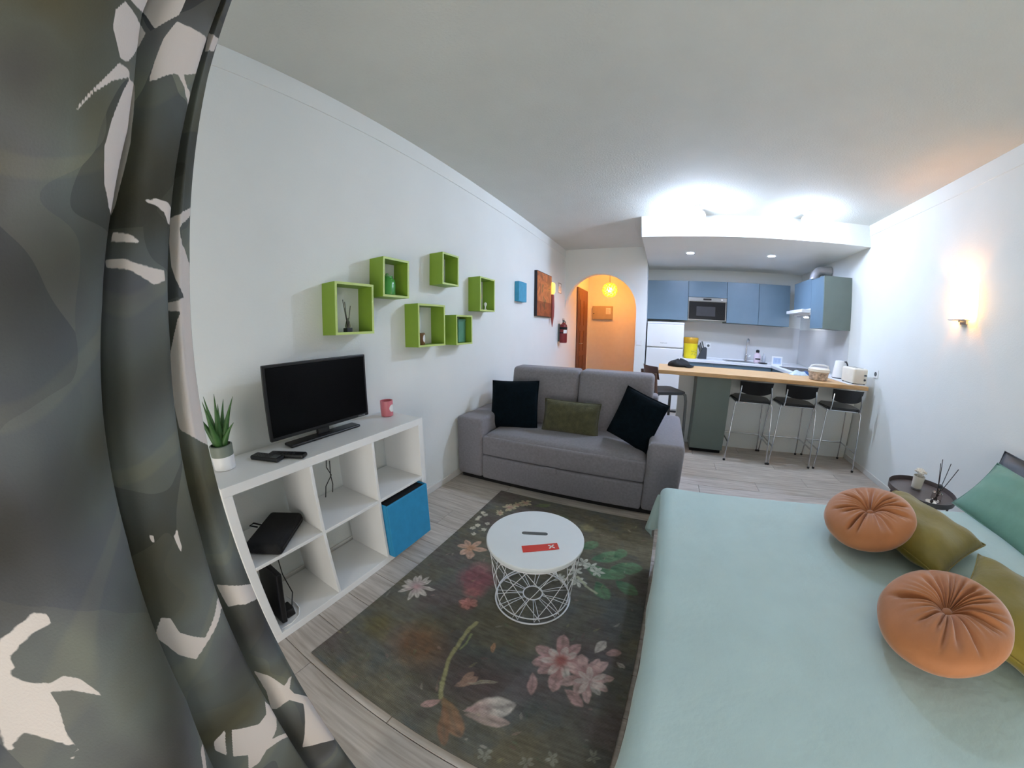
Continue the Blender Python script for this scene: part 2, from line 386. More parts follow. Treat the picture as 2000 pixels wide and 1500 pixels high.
b = NB(); lathe(b, [(.034, 0), (.036, .003), (.036, .078), (.032, .08), (.031, .06)], 32); add('jar', b, M('brown_glass', (104, 74, 40), .3, var=.1), cj, True)
b = NB(); grid(b, lambda u, v: (.0366 * math.cos(-.2 + u * .8), .0366 * math.sin(-.2 + u * .8), .042 + .026 * (2 * v - 1) * math.sqrt(max(.02, 1 - (2 * u - 1) ** 2))), 14, 6); add('label', b, m_white, cj, True, 'white oval label')
tn = thing('tin', 'teal tin filling the lowest lime green wall box', 'tin', (.02, 1.665, 1.1675))
b = NB(); box(b, (0, -.052, 0), (.05, .052, .17), .006); add('body', b, M('teal_enamel', (84, 138, 112), .5, var=.1, scale=15), tn)
b = NB(); box(b, (-.001, -.053, .17), (.051, .053, .19), .004); add('lid', b, M('teal_enamel_lid', (96, 146, 122), .5), tn)
on = thing('ornament', 'tiny white ornament in the farthest lime green wall box', 'ornament', (.07, 2.035, 1.4435))
b = NB(); lathe(b, [(.012, 0), (.014, .006), (.006, .014), (.005, .03), (.013, .05), (.012, .064), (.002, .072)], 20); add('body', b, m_white, on, True)

# ================================================================== OTHER THINGS ON THE LEFT WALL
bp_ = thing('wall_canvas', 'small turquoise canvas on the left wall between the green boxes and the painting', 'picture', (.0005, 2.80, 1.585))
part('canvas', (0, 0, 0), (.055, .215, .225), m_bluep, bp_, .004)
ptg = thing('painting', 'orange and brown abstract painting with a dark frame on the left wall', 'painting', (.0005, 3.385, 1.44))
m_art = bpy.data.materials.new('abstract_paint'); m_art.use_nodes = True
nt = m_art.node_tree; n = nt.nodes; l = nt.links; bs = n['Principled BSDF']; bs.inputs['Roughness'].default_value = .6
tc = n.new('ShaderNodeTexCoord'); nz = n.new('ShaderNodeTexNoise'); nz.inputs['Scale'].default_value = 4.5; nz.inputs['Detail'].default_value = 5; nz.inputs['Distortion'].default_value = 1.2
rp = n.new('ShaderNodeValToRGB'); e = rp.color_ramp.elements
e[0].position = .25; e[0].color = RGB(92, 58, 44); e[1].position = .8; e[1].color = RGB(196, 120, 62)
x = e.new(.42); x.color = RGB(150, 88, 56); x = e.new(.55); x.color = RGB(198, 116, 70); x = e.new(.66); x.color = RGB(116, 92, 60)
sx = n.new('ShaderNodeSeparateXYZ'); l.new(tc.outputs['Object'], sx.inputs[0]); l.new(tc.outputs['Object'], nz.inputs['Vector']); l.new(nz.outputs['Fac'], rp.inputs['Fac'])
mt = n.new('ShaderNodeMath'); mt.operation = 'LESS_THAN'; mt.inputs[1].default_value = .20; l.new(sx.outputs['Z'], mt.inputs[0])
mx = n.new('ShaderNodeMix'); mx.data_type = 'RGBA'; mx.blend_type = 'MULTIPLY'; l.new(mt.outputs[0], mx.inputs['Factor']); l.new(rp.outputs['Color'], mx.inputs['A']); mx.inputs['B'].default_value = (.55, .42, .45, 1); l.new(mx.outputs['Result'], bs.inputs['Base Color'])
part('canvas', (.006, .008, .008), (.041, .562, .582), m_art, ptg, 0)
b = NB()
for lo, hi in (((0, 0, 0), (.040, .008, .59)), ((0, .562, 0), (.040, .57, .59)), ((0, .008, 0), (.040, .562, .008)), ((0, .008, .582), (.040, .562, .59))): box(b, lo, hi)
add('frame', b, M('dark_frame', (26, 22, 30), .6), ptg)
# small wall lamp beyond the painting
wl = thing('wall_lamp', 'amber glass wall lamp with a reddish pointed body between the painting and the fire extinguisher', 'lamp', (.0005, 3.985, 1.30))
part('backplate', (0, -.03, .16), (.014, .03, .50), M('reddish_wood', (150, 74, 60), .5, var=.1), wl, .004)
b = NB(); lathe(b, [(.002, 0), (.012, .06), (.026, .16), (.03, .30), (.024, .46), (.012, .475)], 20, (.045, 0, 0)); add('body', b, M('reddish_bracket', (146, 62, 54), .45, var=.1), wl, True)
b = NB(); lathe(b, [(.020, .48), (.034, .50), (.036, .60), (.030, .635), (.010, .645)], 24, (.045, 0, 0)); add('shade', b, EM('amber_shade', (255, 196, 60), 3.2, (230, 170, 60)), wl, True)
sg = thing('wall_sign', 'small framed sign on the left wall above the fire extinguisher', 'sign', (.0005, 4.38, 1.84))
part('plate', (0, 0, 0), (.006, .15, .16), m_white, sg, .001)
b = NB()
for lo, hi in (((.006, 0, 0), (.008, .01, .16)), ((.006, .14, 0), (.008, .15, .16)), ((.006, .01, .15), (.008, .14, .16)), ((.006, .01, 0), (.008, .14, .01)), ((.006, .06, .03), (.008, .09, .11))): box(b, lo, hi)
add('border', b, m_dgrey, sg)
ex = thing('fire_extinguisher', 'red fire extinguisher hanging on the left wall before the archway', 'extinguisher', (.085, 4.43, 1.06))
b = NB(); lathe(b, [(.050, 0), (.058, .006), (.060, .02), (.060, .25), (.052, .285), (.024, .305), (.018, .32)], 32); add('cylinder', b, m_red, ex, True)
b = NB(); lathe(b, [(.0605, .15), (.0605, .165)], 32, capb=False, capt=False); lathe(b, [(.0605, .21), (.0605, .245)], 32, capb=False, capt=False); add('band', b, m_blackmat, ex, True)
b = NB(); grid(b, lambda u, v: (.0612 * math.cos(-1.25 + 1.1 * u), .0612 * math.sin(-1.25 + 1.1 * u), .150 + .055 * v), 10, 3); add('label', b, m_white, ex, True, 'white instruction label')
b = NB(); lathe(b, [(.016, .32), (.018, .345), (.012, .36)], 16); box(b, (-.01, -.045, .352), (.01, .03, .364), .003); box(b, (-.008, -.055, .372), (.008, .025, .380), .003); add('valve', b, m_gunmetal, ex)
b = NB(); tube(b, [(0, .03, .345), (.01, .07, .33), (.012, .078, .25), (.01, .07, .12), (.004, .066, .06)], .007, 8); add('hose', b, m_black, ex, True)
b = NB(); box(b, (-.0845, -.02, .02), (-.058, .02, .30), .003); add('bracket', b, m_gunmetal, ex)
def switch(lab, loc, rot, cat='switch', round_=False):
    t = thing('light_switch' if cat == 'switch' else 'wall_socket', lab, cat, loc, 0, None, rot)
    b = NB(); box(b, (-.042, -.009, -.042), (.042, 0, .042), .004); add('plate', b, m_white, t)
    b = NB()
    if cat == 'switch': box(b, (-.028, -.013, -.028), (.028, -.009, .028), .003)
    else:
        for v in (0,): 
            t2 = bmesh.new(); bmesh.ops.create_cone(t2, cap_ends=True, segments=24, radius1=.022, radius2=.022, depth=.004)
            bmesh.ops.rotate(t2, verts=t2.verts[:], matrix=Matrix.Rotation(PI / 2, 3, 'X')); bmesh.ops.translate(t2, verts=t2.verts[:], vec=(0, -.011, 0)); merge(b, t2)
    add('rocker' if cat == 'switch' else 'outlet', b, m_whitem if cat == 'switch' else m_gunmetal, t)
switch('white light switch on the wall between the archway and the refrigerator', (1.225, YA - .0005, 1.095), (0, 0, 0))
switch('white wall socket on the kitchen splashback beside the knife block', (2.385, YK - .0015, 1.09), (0, 0, 0), 'socket')
switch('white wall socket on the right wall past the end of the wooden bar', (W - .0005, 3.11, 1.02), (0, 0, -PI / 2), 'socket')

# ================================================================== HALLWAY BEYOND THE ARCH
dr = NB(); box(dr, (0, 5.62, 0), (.035, 6.30, 2.01), .004); d1 = struct('door_1', dr, m_doorw)
for z0, z1 in ((.18, .75), (.85, 1.25), (1.35, 1.85)):
    for y0, y1 in ((5.70, 5.93), (5.99, 6.22)):
        b = NB(); box(b, (.035, y0, z0), (.043, y1, z1), .006); add('panel', b, m_doorw, d1)
b = NB(); tube(b, [(.036, 5.67, 1.0), (.075, 5.67, 1.0), (.08, 5.70, 1.0), (.08, 5.78, 1.0)], .008, 8); add('door_handle', b, m_steel, d1, True)
b = NB()
for lo, hi in (((0, 5.55, 0), (.03, 5.62, 2.08)), ((0, 6.30, 0), (.03, 6.37, 2.08)), ((0, 5.62, 2.01), (.03, 6.30, 2.08))): box(b, lo, hi, .004)
struct('trim_3', b, m_doorw)
ep = thing('fuse_box', 'beige metal fuse box on the end wall of the hallway', 'fuse box', (.095, YH - .0005, 1.495))
part('casing', (0, -.045, 0), (.44, 0, .29), m_panel, ep, .004)
part('door', (.012, -.053, .012), (.428, -.045, .278), m_panel, ep, .003)
part('label_sheet', (.30, -.0545, .12), (.40, -.053, .25), m_cream, ep, 0, 'pale printed sheet')
b = NB()
for k in range(6): box(b, (.31, -.0552, .135 + k * .018), (.39 - (k % 3) * .015, -.0545, .141 + k * .018))
add('print', b, m_panel, ep)
b = NB(); lathe(b, [(.012, 0), (.012, .008)], 16); bmesh.ops.rotate(b, verts=b.verts[:], matrix=Matrix.Rotation(PI / 2, 3, 'X')); bmesh.ops.translate(b, verts=b.verts[:], vec=(.035, -.053, .13)); add('lock', b, m_dgrey, ep)
hp = thing('pendant_lamp', 'glowing pendant lamp with a cluster of yellow glass drops in the hallway', 'lamp', (.56, 5.95, 1.93))
b = NB(); tube(b, [(0, 0, .22), (0, 0, H - 1.93)], .004, 8); add('cord', b, m_black, hp)
b = NB(); lathe(b, [(.03, H - 1.93 - .025), (.055, H - 1.93 - .004), (.055, H - 1.93 - .0005)], 24); add('ceiling_rose', b, m_white, hp, True)
b = NB(); ball(b, (0, 0, .13), .045, 3); add('bulb', b, EM('warm_bulb', (255, 158, 66), HALL), hp, 'all')
b = NB(); rnd = random.Random(4)
for k in range(74):
    f = (k + .5) / 74; ph = k * 2.39996; zz = 1 - 2 * f; rr = math.sqrt(1 - zz * zz)
    ball(b, (.135 * rr * math.cos(ph), .135 * rr * math.sin(ph), .13 + .125 * zz), .017 + .006 * rnd.random(), 1, (1, 1, 1.35))
dro = add('glass_drops', b, EM('yellow_drops', (255, 226, 70), .55, (235, 215, 90)), hp, 'all'); dro['kind'] = 'stuff'

# ================================================================== KITCHEN
fr = thing('refrigerator', 'white two-door refrigerator left of the sink run', 'refrigerator', (1.348, 4.86, 0))
part('body', (0, .05, .03), (.575, .58, 1.43), m_white, fr, .008)
part('freezer_door', (.002, 0, 1.045), (.573, .05, 1.405), m_white, fr, .012)
part('fridge_door', (.002, 0, .06), (.573, .05, 1.030), m_white, fr, .012)
part('top_trim', (.0, .004, 1.407), (.575, .55, 1.440), m_whitem, fr, .006)
part('plinth', (.02, .06, .0), (.555, .56, .03), m_dgrey, fr, 0)
b = NB()
for k in range(5): box(b, (.215 + k * .022, -.0012, 1.105 - (k % 2) * .004), (.231 + k * .022, .0, 1.115))
add('badge', b, m_steel, fr, label='small grey lettering on the freezer door')
# wall cupboards
UY = 5.08
def cupboard(lab, x0, x1, z0, z1, y0=UY, y1=YK - .001, doors=1, mat=None):
    t = thing('wall_cupboard', lab, 'cupboard', (x0, y0, z0), 0, 'blue grey wall cupboards over the sink')
    w, h, d = x1 - x0, z1 - z0, y1 - y0
    part('carcass', (.001, .022, 0), (w - .001, d, h), m_cabside, t, 0)
    for k in range(doors): part('door', (.0015 + k * w / doors, 0, .001), ((k + 1) * w / doors - .0015, .020, h - .001), m_cab, t, .002)
    return t
cupboard('blue grey wall cupboard above the refrigerator', 1.318, 1.982, 1.485, 2.118)
cupboard('shallow blue grey wall cupboard above the microwave', 1.984, 2.598, 1.862, 2.118)
cupboard('plain blue grey wall cupboard right of the microwave', 2.600, 3.110, 1.478, 2.118)
cupboard('blue grey wall cupboard at the right end of the row over the tap', 3.112, 3.615, 1.478, 2.118)
mw_ = thing('microwave', 'built-in microwave with a black glass door and steel control strip', 'microwave', (1.986, UY, 1.505))
part('casing', (0, .02, 0), (.610, .36, .356), m_steel, mw_, .003)
part('control_strip', (.0, 0, .292), (.610, .02, .355), m_steel, mw_, .003)
part('door', (.012, -.006, .006), (.590, .02, .286), M('dark_oven_glass', (20, 20, 24), .18, var=.1), mw_, .004)
part('window', (.13, -.0068, .06), (.43, -.006, .21), M('microwave_mesh', (48, 48, 52), .35, var=.1), mw_, 0)
part('door_frame', (.0, -.002, -.006), (.610, .02, .006), m_steel, mw_, 0)
b = NB(); box(b, (.235, -.001, .312), (.365, 0, .338)); add('display', b, m_black, mw_)
b = NB(); lathe(b, [(.014, 0), (.013, .012)], 20); bmesh.ops.rotate(b, verts=b.verts[:], matrix=Matrix.Rotation(PI / 2, 3, 'X')); bmesh.ops.translate(b, verts=b.verts[:], vec=(.53, 0, .325)); add('knob', b, m_white, mw_, True)
# right-hand run: hood cupboard and tall end cupboard
CX = 3.575
t = thing('wall_cupboard', 'tall wall cupboard on the right wall with a plain grey green end panel', 'cupboard', (CX, 3.775, 1.455), 0, 'cupboards on the right kitchen wall')
part('carcass', (.021, .019, 0), (W - CX - .001, .40, .625), m_cabside, t, 0)
part('end_panel', (.0, 0, -.004), (W - CX - .001, .018, .628), m_cabside, t, .001, 'plain grey green end panel')
part('door', (0, .020, 0), (.020, .40, .625), m_cab, t, .002)
t = thing('wall_cupboard', 'shorter cupboard above the extractor hood on the right kitchen wall', 'cupboard', (CX, 4.178, 1.715), 0, 'cupboards on the right kitchen wall')
part('carcass', (.021, 0, 0), (W - CX - .001, .62, .385), m_cabside, t, 0)
part('door', (0, .001, 0), (.020, .619, .385), m_cab, t, .002)
hd = thing('extractor_hood', 'white slide-out extractor hood under the right wall cupboard', 'hood', (CX, 4.185, 1.60))
part('body', (.0, 0, .03), (W - CX - .001, .60, .112), m_white, hd, .004)
part('visor', (-.12, 0, .055), (.0, .60, .098), m_white, hd, .004)
part('filter', (.03, .04, .024), (.32, .56, .030), m_steel, hd, 0)
b = NB(); lathe(b, [(.035, .018), (.035, .024)], 24, (.14, .47, 0)); add('lamp', b, EM('hood_lamp', (235, 240, 255), 60), hd)
du = thing('duct_hose', 'crinkled white flexible duct curving over the hood cupboard to the wall', 'duct', (0, 0, 0))
b = NB(); pts = []; rs = []
for k in range(44):
    f = k / 43; a = PI * .5 * f
    pts.append((3.70 + .235 * f ** 1.6, 4.40 - .05 * f, 2.1015 + .145 * math.sin(min(1, f * 1.7) * PI / 2))); rs.append(.058 + (.006 if k % 2 else 0))
tube(b, pts, rs, 20); add('hose', b, m_foil, du, 'all')
# base units and worktops
su = thing('sink_base_unit', 'grey green base cupboards under the white worktop along the back kitchen wall', 'cupboard', (1.93, 4.89, 0))
part('carcass', (0, .021, .08), (1.40, YK - 4.89 - .001, .838), m_cabside, su, 0)
part('plinth', (0, .06, 0), (1.40, .5, .08), m_blackmat, su, 0)
for k in range(3):
    d = part('door', (k * .4667 + .0015, 0, .085), ((k + 1) * .4667 - .0015, .02, .835), m_cab, su, .002)
    b = NB(); box(b, (k * .4667 + .12, -.022, .765), (k * .4667 + .345, -.010, .777), .003); box(b, (k * .4667 + .13, -.012, .767), (k * .4667 + .14, .001, .775)); box(b, (k * .4667 + .325, -.012, .767), (k * .4667 + .335, .001, .775)); add('handle', b, m_steel, d)
ru = thing('cooker_base_unit', 'grey green base cupboards under the worktop along the right kitchen wall', 'cupboard', (3.335, 3.80, 0))
part('carcass', (.021, 0, .08), (W - 3.335 - .001, YK - 3.80 - .001, .838), m_cabside, ru, 0)
part('plinth', (.06, 0, 0), (.5, 1.5, .08), m_blackmat, ru, 0)
part('door', (0, .002, .085), (.02, .54, .835), m_cab, ru, .002); part('door', (0, .545, .085), (.02, 1.08, .835), m_cab, ru, .002)
wt = thing('worktop', 'white L-shaped worktop around the sink and hob', 'worktop', (0, 0, .84))
b = NB(); prism(b, [(1.93, 4.87), (3.305, 4.87), (3.305, 3.79), (W - .001, 3.79), (W - .001, YK - .001), (1.93, YK - .001)], 0, .04); bmesh.ops.bevel(b, geom=b.edges[:], offset=.003, segments=1, affect='EDGES'); add('slab', b, m_worktop, wt)
part('upstand', (1.93, YK - .012, .0405), (W - .013, YK - .0015, .055), m_worktop, wt, 0)
b = NB(); box(b, (3.40, 4.20, .0402), (3.86, 4.76, .0450), .002); add('hob_glass', b, m_screen, wt)
b = NB(); box(b, (2.62, 4.97, .0402), (3.085, 5.33, .044), .004); add('sink_rim', b, m_steel, wt)
b = NB(); box(b, (2.66, 5.00, .0441), (3.00, 5.27, .0449), .002); add('sink_bowl', b, m_gunmetal, wt)
sp = NB(); box(sp, (1.93, YK - .006, .8955), (W - .0005, YK - .0005, 1.478)); struct('trim_4', sp, m_tile)
sp = NB(); box(sp, (W - .006, 3.775, .8955), (W - .0005, YK - .007, 1.455)); struct('trim_5', sp, m_tile)
fc = thing('tap', 'chrome swan-neck tap behind the kitchen sink', 'tap', (3.03, 5.385, .8805))
b = NB(); lathe(b, [(.028, 0), (.028, .008), (.022, .012), (.022, .11), (.016, .12)], 24); add('base', b, m_chrome, fc, True)
b = NB(); pts = [(0, 0, .11)] + [(0, 0, .11 + .05 * k) for k in range(1, 5)] + [(-.0, -.06 + .06 * math.cos(a), .31 + .06 * math.sin(a)) for a in [PI * k / 8 for k in range(1, 9)]] + [(0, -.12, .27)]
tube(b, pts, .011, 12); add('spout', b, m_chrome, fc, True)
b = NB(); tube(b, [(.02, 0, .07), (.05, 0, .075), (.085, -.01, .10)], .007, 8); add('lever', b, m_chrome, fc, True)
ca = thing('canister', 'tall yellow canister with an amber lid beside the refrigerator', 'canister', (2.06, 5.14, .8805))
b = NB(); lathe(b, [(.098, 0), (.104, .004), (.115, .235), (.112, .238)], 40); add('body', b, m_yellow, ca, True)
b = NB(); lathe(b, [(.113, .2385), (.118, .246), (.122, .32), (.114, .335), (.03, .338)], 40); add('lid', b, m_amber, ca, True)
b = NB(); rnd = random.Random(8)
for k in range(16):
    u = -1.45 + (k % 8) * .17; z = .07 + (k // 8) * .05 + rnd.uniform(-.012, .012); R = .1055 + z * .0445 / 1
    ball(b, (R * math.cos(u), R * math.sin(u), z), .011, 1, (.8, .8, 1.1))
add('print', b, M('faded_print', (196, 186, 74), .5), ca, label='faded green-grey print')
kb = thing('knife_block', 'dark grey knife block with knife handles beside the yellow canister', 'knife block', (2.26, 5.16, .8805))
b = NB(); prism(b, [(-.075, 0), (.065, 0), (.065, .17), (.045, .195), (.0, .175), (-.045, .085)], -.05, .05, 'y'); bmesh.ops.bevel(b, geom=b.edges[:], offset=.004, segments=1, affect='EDGES'); add('block', b, m_dgrey, kb)
for k, (dx, dy, hh) in enumerate(((-.02, -.025, .10), (.0, .01, .12), (.025, -.01, .115), (-.03, .025, .085))):
    b = NB(); tube(b, [(dx, dy, .12 + dx), (dx - .045, dy, .20 + dx + hh * .5)], [.009, .011], 8); add('knife_handle', b, m_gunmetal, kb, True)
sb = thing('soap_bottle', 'pale pink soap bottle with a black cap right of the tap', 'bottle', (3.16, 5.16, .8805))
b = NB(); lathe(b, [(.050, 0), (.056, .005), (.056, .115), (.042, .140), (.022, .150), (.022, .162)], 32); add('body', b, M('pale_pink_bottle', (214, 196, 206), .3), sb, True)
b = NB(); lathe(b, [(.026, .162), (.030, .172), (.030, .196), (.020, .206)], 24); add('cap', b, m_black, sb, True)
b = NB(); grid(b, lambda u, v: (.0565 * math.cos(-2.4 + u * 1.6), .0565 * math.sin(-2.4 + u * 1.6), .052 + .022 * v), 12, 3); add('label', b, m_black, sb, True, 'black stripe label')
dt = thing('dish_tray', 'small black dish beside the pink soap bottle on the worktop', 'dish', (3.22, 5.03, .8805))
b = NB(); lathe(b, [(.05, 0), (.07, .004), (.075, .016), (.070, .016), (.05, .006)], 28); add('dish', b, m_black, dt, True)
cb = thing('clear_bottle', 'small clear bottle beside the pink soap bottle', 'bottle', (3.31, 5.30, .8805))
b = NB(); lathe(b, [(.026, 0), (.028, .004), (.028, .10), (.012, .125), (.010, .15)], 24); add('body', b, M('frosted_plastic', (190, 196, 204), .25, var=.02), cb, True)
b = NB(); lathe(b, [(.013, .15), (.013, .175)], 20); add('cap', b, m_white, cb, True)
nf = thing('notice_stand', 'small white framed notice standing on the worktop corner', 'notice', (3.345, 4.97, .8805), -.12)
b = NB(); box(b, (0, 0, 0), (.165, .012, .135), .003); add('frame', b, m_white, nf)
b = NB(); box(b, (.02, -.001, .02), (.145, 0, .115)); add('sheet', b, M('pale_blue_sheet', (176, 192, 214), .6), nf)
b = NB()
for k in range(5): box(b, (.035 + k * .020, -.002, .04), (.043 + k * .020, -.001, .10))
add('print', b, M('grey_blue_print', (146, 164, 196), .6), nf)
# peninsula: low wall, end cupboard, oak bar
pw = NB(); box(pw, (1.815, 3.45, 0), (W - .0105, 3.53, .842)); struct('wall_bar', pw, m_wall)
pc = thing('bar_base_cupboard', 'dark grey green cupboard under the left part of the wooden bar', 'cupboard', (1.985, 3.135, 0))
part('carcass', (0, .02, .045), (.362, .314, .842), m_cabside, pc, 0)
part('door', (0, 0, .048), (.362, .019, .840), m_cabside, pc, .002)
part('plinth', (.01, .05, 0), (.352, .31, .045), m_blackmat, pc, 0)
wb = thing('oak_counter', 'long oak bar top between the kitchen and the room', 'bar', (1.565, 3.075, .843))
part('board', (0, 0, 0), (2.29, .695, .042), m_wood, wb, .004)
ZB = .8855
hat = thing('cloth_cap', 'crumpled black cloth cap on the left end of the wooden bar', 'cap', (1.80, 3.58, ZB), .2)
b = NB()
def hatf(u, v):
    a = 2 * PI * u; rr = .125 * (1 - .85 * v ** 2.2) * (1 + .08 * math.sin(3 * a + 1)); z = .075 * v ** .6 * (1 + .22 * math.sin(2 * a + .5) + .1 * math.sin(5 * a))
    return (rr * math.cos(a) * 1.05, rr * math.sin(a) * .9, max(z, 0))
V = grid(b, hatf, 36, 10, True); b.faces.new(V[-1]); b.faces.new(V[0][::-1]); add('crown', b, m_blackmat, hat, 'all')
b = NB(); grid(b, lambda u, v: ((.08 + .105 * v) * math.cos(-.9 + 1.8 * u - .3), (.08 + .105 * v) * math.sin(-.9 + 1.8 * u - .3), .006 + .018 * (1 - v) + .01 * math.sin(u * 3)), 18, 5)
bmesh.ops.solidify(b, geom=b.faces[:], thickness=.004); add('peak', b, m_blackmat, hat, 'all')
pb = thing('food_packet', 'crumpled clear and blue plastic packet on the back edge of the bar', 'packet', (3.27, 3.66, ZB), .25)
b = NB(); rnd = random.Random(12)
V = grid(b, lambda u, v: (-.12 + .24 * u + .008 * math.sin(9 * v), -.06 + .12 * v + .008 * math.sin(7 * u), .002 + .045 * max(0, math.sin(PI * u)) ** .6 * max(0, math.sin(PI * v)) ** .6 * (1 + .35 * math.sin(11 * u + 5 * v) * math.cos(9 * v))), 22, 14)
add('wrapper', b, M('clear_wrap', (190, 204, 216), .2, var=.15, scale=30), pb, 'all')
b = NB(); V = grid(b, lambda u, v: (.075 + .06 * u, -.052 + .10 * v, .004 + .05 * max(0, math.sin(PI * (.25 + .6 * u))) ** .6 * max(0, math.sin(PI * v)) ** .5), 8, 12); add('blue_end', b, M('blue_wrap', (48, 84, 140), .3, var=.15, scale=30), pb, 'all', 'blue end of the packet')
tb = thing('tub', 'clear tub of dry food with a white handled lid on the bar', 'tub', (3.36, 3.305, ZB))
b = NB(); lathe(b, [(.085, 0), (.098, .006), (.112, .085), (.112, .09)], 36); add('contents', b, M('mixed_dry_food', (176, 158, 142), .7, var=.55, scale=38), tb, True)
b = NB(); lathe(b, [(.113, .088), (.118, .093), (.118, .118), (.108, .128), (.03, .131)], 36); add('lid', b, m_cream, tb, True)
b = NB(); tube(b, [(-.11, 0, .112), (-.10, -.01, .150), (-.05, -.01, .162), (.05, -.01, .162), (.10, -.01, .150), (.11, 0, .112)], .008, 8); add('handle', b, m_white, tb, True)
br = thing('serving_board', 'white board under the kettle and toaster at the right end of the bar', 'board', (3.63, 3.10, ZB))
part('board', (0, 0, 0), (.215, .63, .010), m_worktop, br, .003)
ke = thing('kettle', 'white kettle on the white board behind the toaster', 'kettle', (3.755, 3.60, ZB + .0105))
b = NB(); lathe(b, [(.070, 0), (.076, .01)], 32); add('base', b, m_dgrey, ke, True)
b = NB(); lathe(b, [(.074, .0105), (.076, .02), (.068, .10), (.055, .19), (.05, .20), (.02, .205)], 36); add('body', b, m_white, ke, True)
b = NB(); tube(b, [(.052, 0, .19), (.085, 0, .195), (.105, 0, .16), (.105, 0, .08), (.075, 0, .05)], .010, 8); add('handle', b, m_dgrey, ke, True)
to = thing('toaster', 'white toaster on the white board at the right end of the bar', 'toaster', (3.755, 3.235, ZB + .0105), .05)
b = NB(); box(b, (-.09, -.125, .006), (.09, .125, .165), .02, 3); add('body', b, m_cream, to, 40)
for k, sx_ in enumerate((-.035, .035)):
    b = NB(); box(b, (sx_ - .014, -.09, .1642), (sx_ + .014, .09, .1662), .001); add('slot', b, m_black, to)
b = NB(); box(b, (.040, -.139, .09), (.066, -.1245, .105), .003); add('lever', b, m_dgrey, to)
b = NB(); lathe(b, [(.012, 0), (.011, .01)], 18); bmesh.ops.rotate(b, verts=b.verts[:], matrix=Matrix.Rotation(PI / 2, 3, 'X')); bmesh.ops.translate(b, verts=b.verts[:], vec=(.053, -.125, .05)); add('knob', b, m_dgrey, to, True)
for a in (-.07, .07):
    for c in (-.1, .1):
        b = NB(); lathe(b, [(.012, 0), (.012, .008)], 12, (a, c, 0)); add('foot', b, m_dgrey, to)

# ================================================================== BAR STOOLS
st = thing('bar_stool', 'leftmost of the three black and chrome stools tucked under the wooden bar', 'stool', (2.582, 3.19, 0), .0, 'black stools at the bar')
b = NB(); prism(b, [(-.205, .06), (-.13, .195), (.13, .195), (.205, .06), (.185, -.165), (.16, -.19), (-.16, -.19), (-.185, -.165)], .630, .655); bmesh.ops.bevel(b, geom=b.edges[:], offset=.008, segments=2, affect='EDGES'); add('seat', b, m_black, st)
b = NB()
def bk(u, v):
    x = -.175 + .35 * u; s = (2 * u - 1)
    zlo = .712 + .028 * abs(s) ** 3; zz = zlo + (.845 - zlo) * v
    return (x * (1 - .06 * (1 - v)), -.215 - .02 * v + .030 * s * s, zz)
grid(b, bk, 14, 6); bmesh.ops.solidify(b, geom=b.faces[:], thickness=.014); add('backrest', b, m_black, st, 60)
for sx_ in (-1, 1):
    b = NB(); tube(b, [(sx_ * .165, -.175, .625), (sx_ * .168, -.205, .64), (sx_ * .165, -.212, .70), (sx_ * .155, -.210, .80)], .0075, 8); add('back_support', b, m_chrome, st, True)
    for sy in (-1, 1):
        b = NB(); tube(b, [(sx_ * .175, sy * .155, .632), (sx_ * .195, sy * .175, .60), (sx_ * .226, sy * .205, .012)], .0075, 10); lg = add('leg', b, m_chrome, st, True)
        b = NB(); lathe(b, [(.013, 0), (.014, .016), (.010, .02)], 14, (sx_ * .227, sy * .206, 0)); add('foot_cap', b, m_black, lg, True)
b = NB(); fz = .20; fx, fy = .217, .197
tube(b, [(-fx, fy, fz), (fx, fy, fz)], .008, 8); tube(b, [(-fx, -fy, fz), (-fx, fy, fz)], .008, 8); tube(b, [(fx, -fy, fz), (fx, fy, fz)], .008, 8); add('footrest', b, m_chrome, st, True)
b = NB(); tube(b, [(-.18, -.15, .622), (.18, -.15, .622), (.18, .15, .622), (-.18, .15, .622)], .008, 8, True); add('seat_frame', b, m_chrome, st, True)
dup(st, (3.06, 3.19, 0), (0, 0, 0), 'middle one of the three black and chrome stools tucked under the wooden bar')
dup(st, (3.585, 3.19, 0), (0, 0, -.05), 'rightmost of the three black and chrome stools under the bar, nearest the right wall')
# brown stool at the left end of the bar, seen from its side
s4 = thing('wooden_stool', 'brown bentwood stool with grey legs at the left end of the bar', 'stool', (1.645, 3.20, 0), -1.12)
b = NB(); prism(b, [(-.19, -.17), (.19, -.17), (.20, .12), (.17, .17), (-.17, .17), (-.20, .12)], .63, .662); bmesh.ops.bevel(b, geom=b.edges[:], offset=.006, segments=2, affect='EDGES'); add('seat', b, m_dgrey, s4)
b = NB(); grid(b, lambda u, v: (-.19 + .38 * u, -.21 - .03 * v + .05 * (2 * u - 1) ** 2, .79 + .135 * v), 14, 5); bmesh.ops.solidify(b, geom=b.faces[:], thickness=.016); add('backrest', b, m_brown, s4, 60)
for sx_ in (-1, 1):
    b = NB(); tube(b, [(sx_ * .175, -.165, .62), (sx_ * .178, -.185, .68), (sx_ * .178, -.205, .86)], .016, 10); add('back_support', b, m_brown, s4, True)
    for sy in (-1, 1):
        b = NB(); tube(b, [(sx_ * .17, sy * .14, .645), (sx_ * .178, sy * .165, .625), (sx_ * .185, sy * .175, .56), (sx_ * .195, sy * .19, .0)], .016, 10); add('leg', b, m_gunmetal, s4, True)
b = NB()
for sx_ in (-1, 1): tube(b, [(sx_ * .192, -.185, .22), (sx_ * .192, .185, .22)], .010, 8)
tube(b, [(-.192, .185, .22), (.192, .185, .22)], .010, 8); add('footrest', b, m_gunmetal, s4, True)

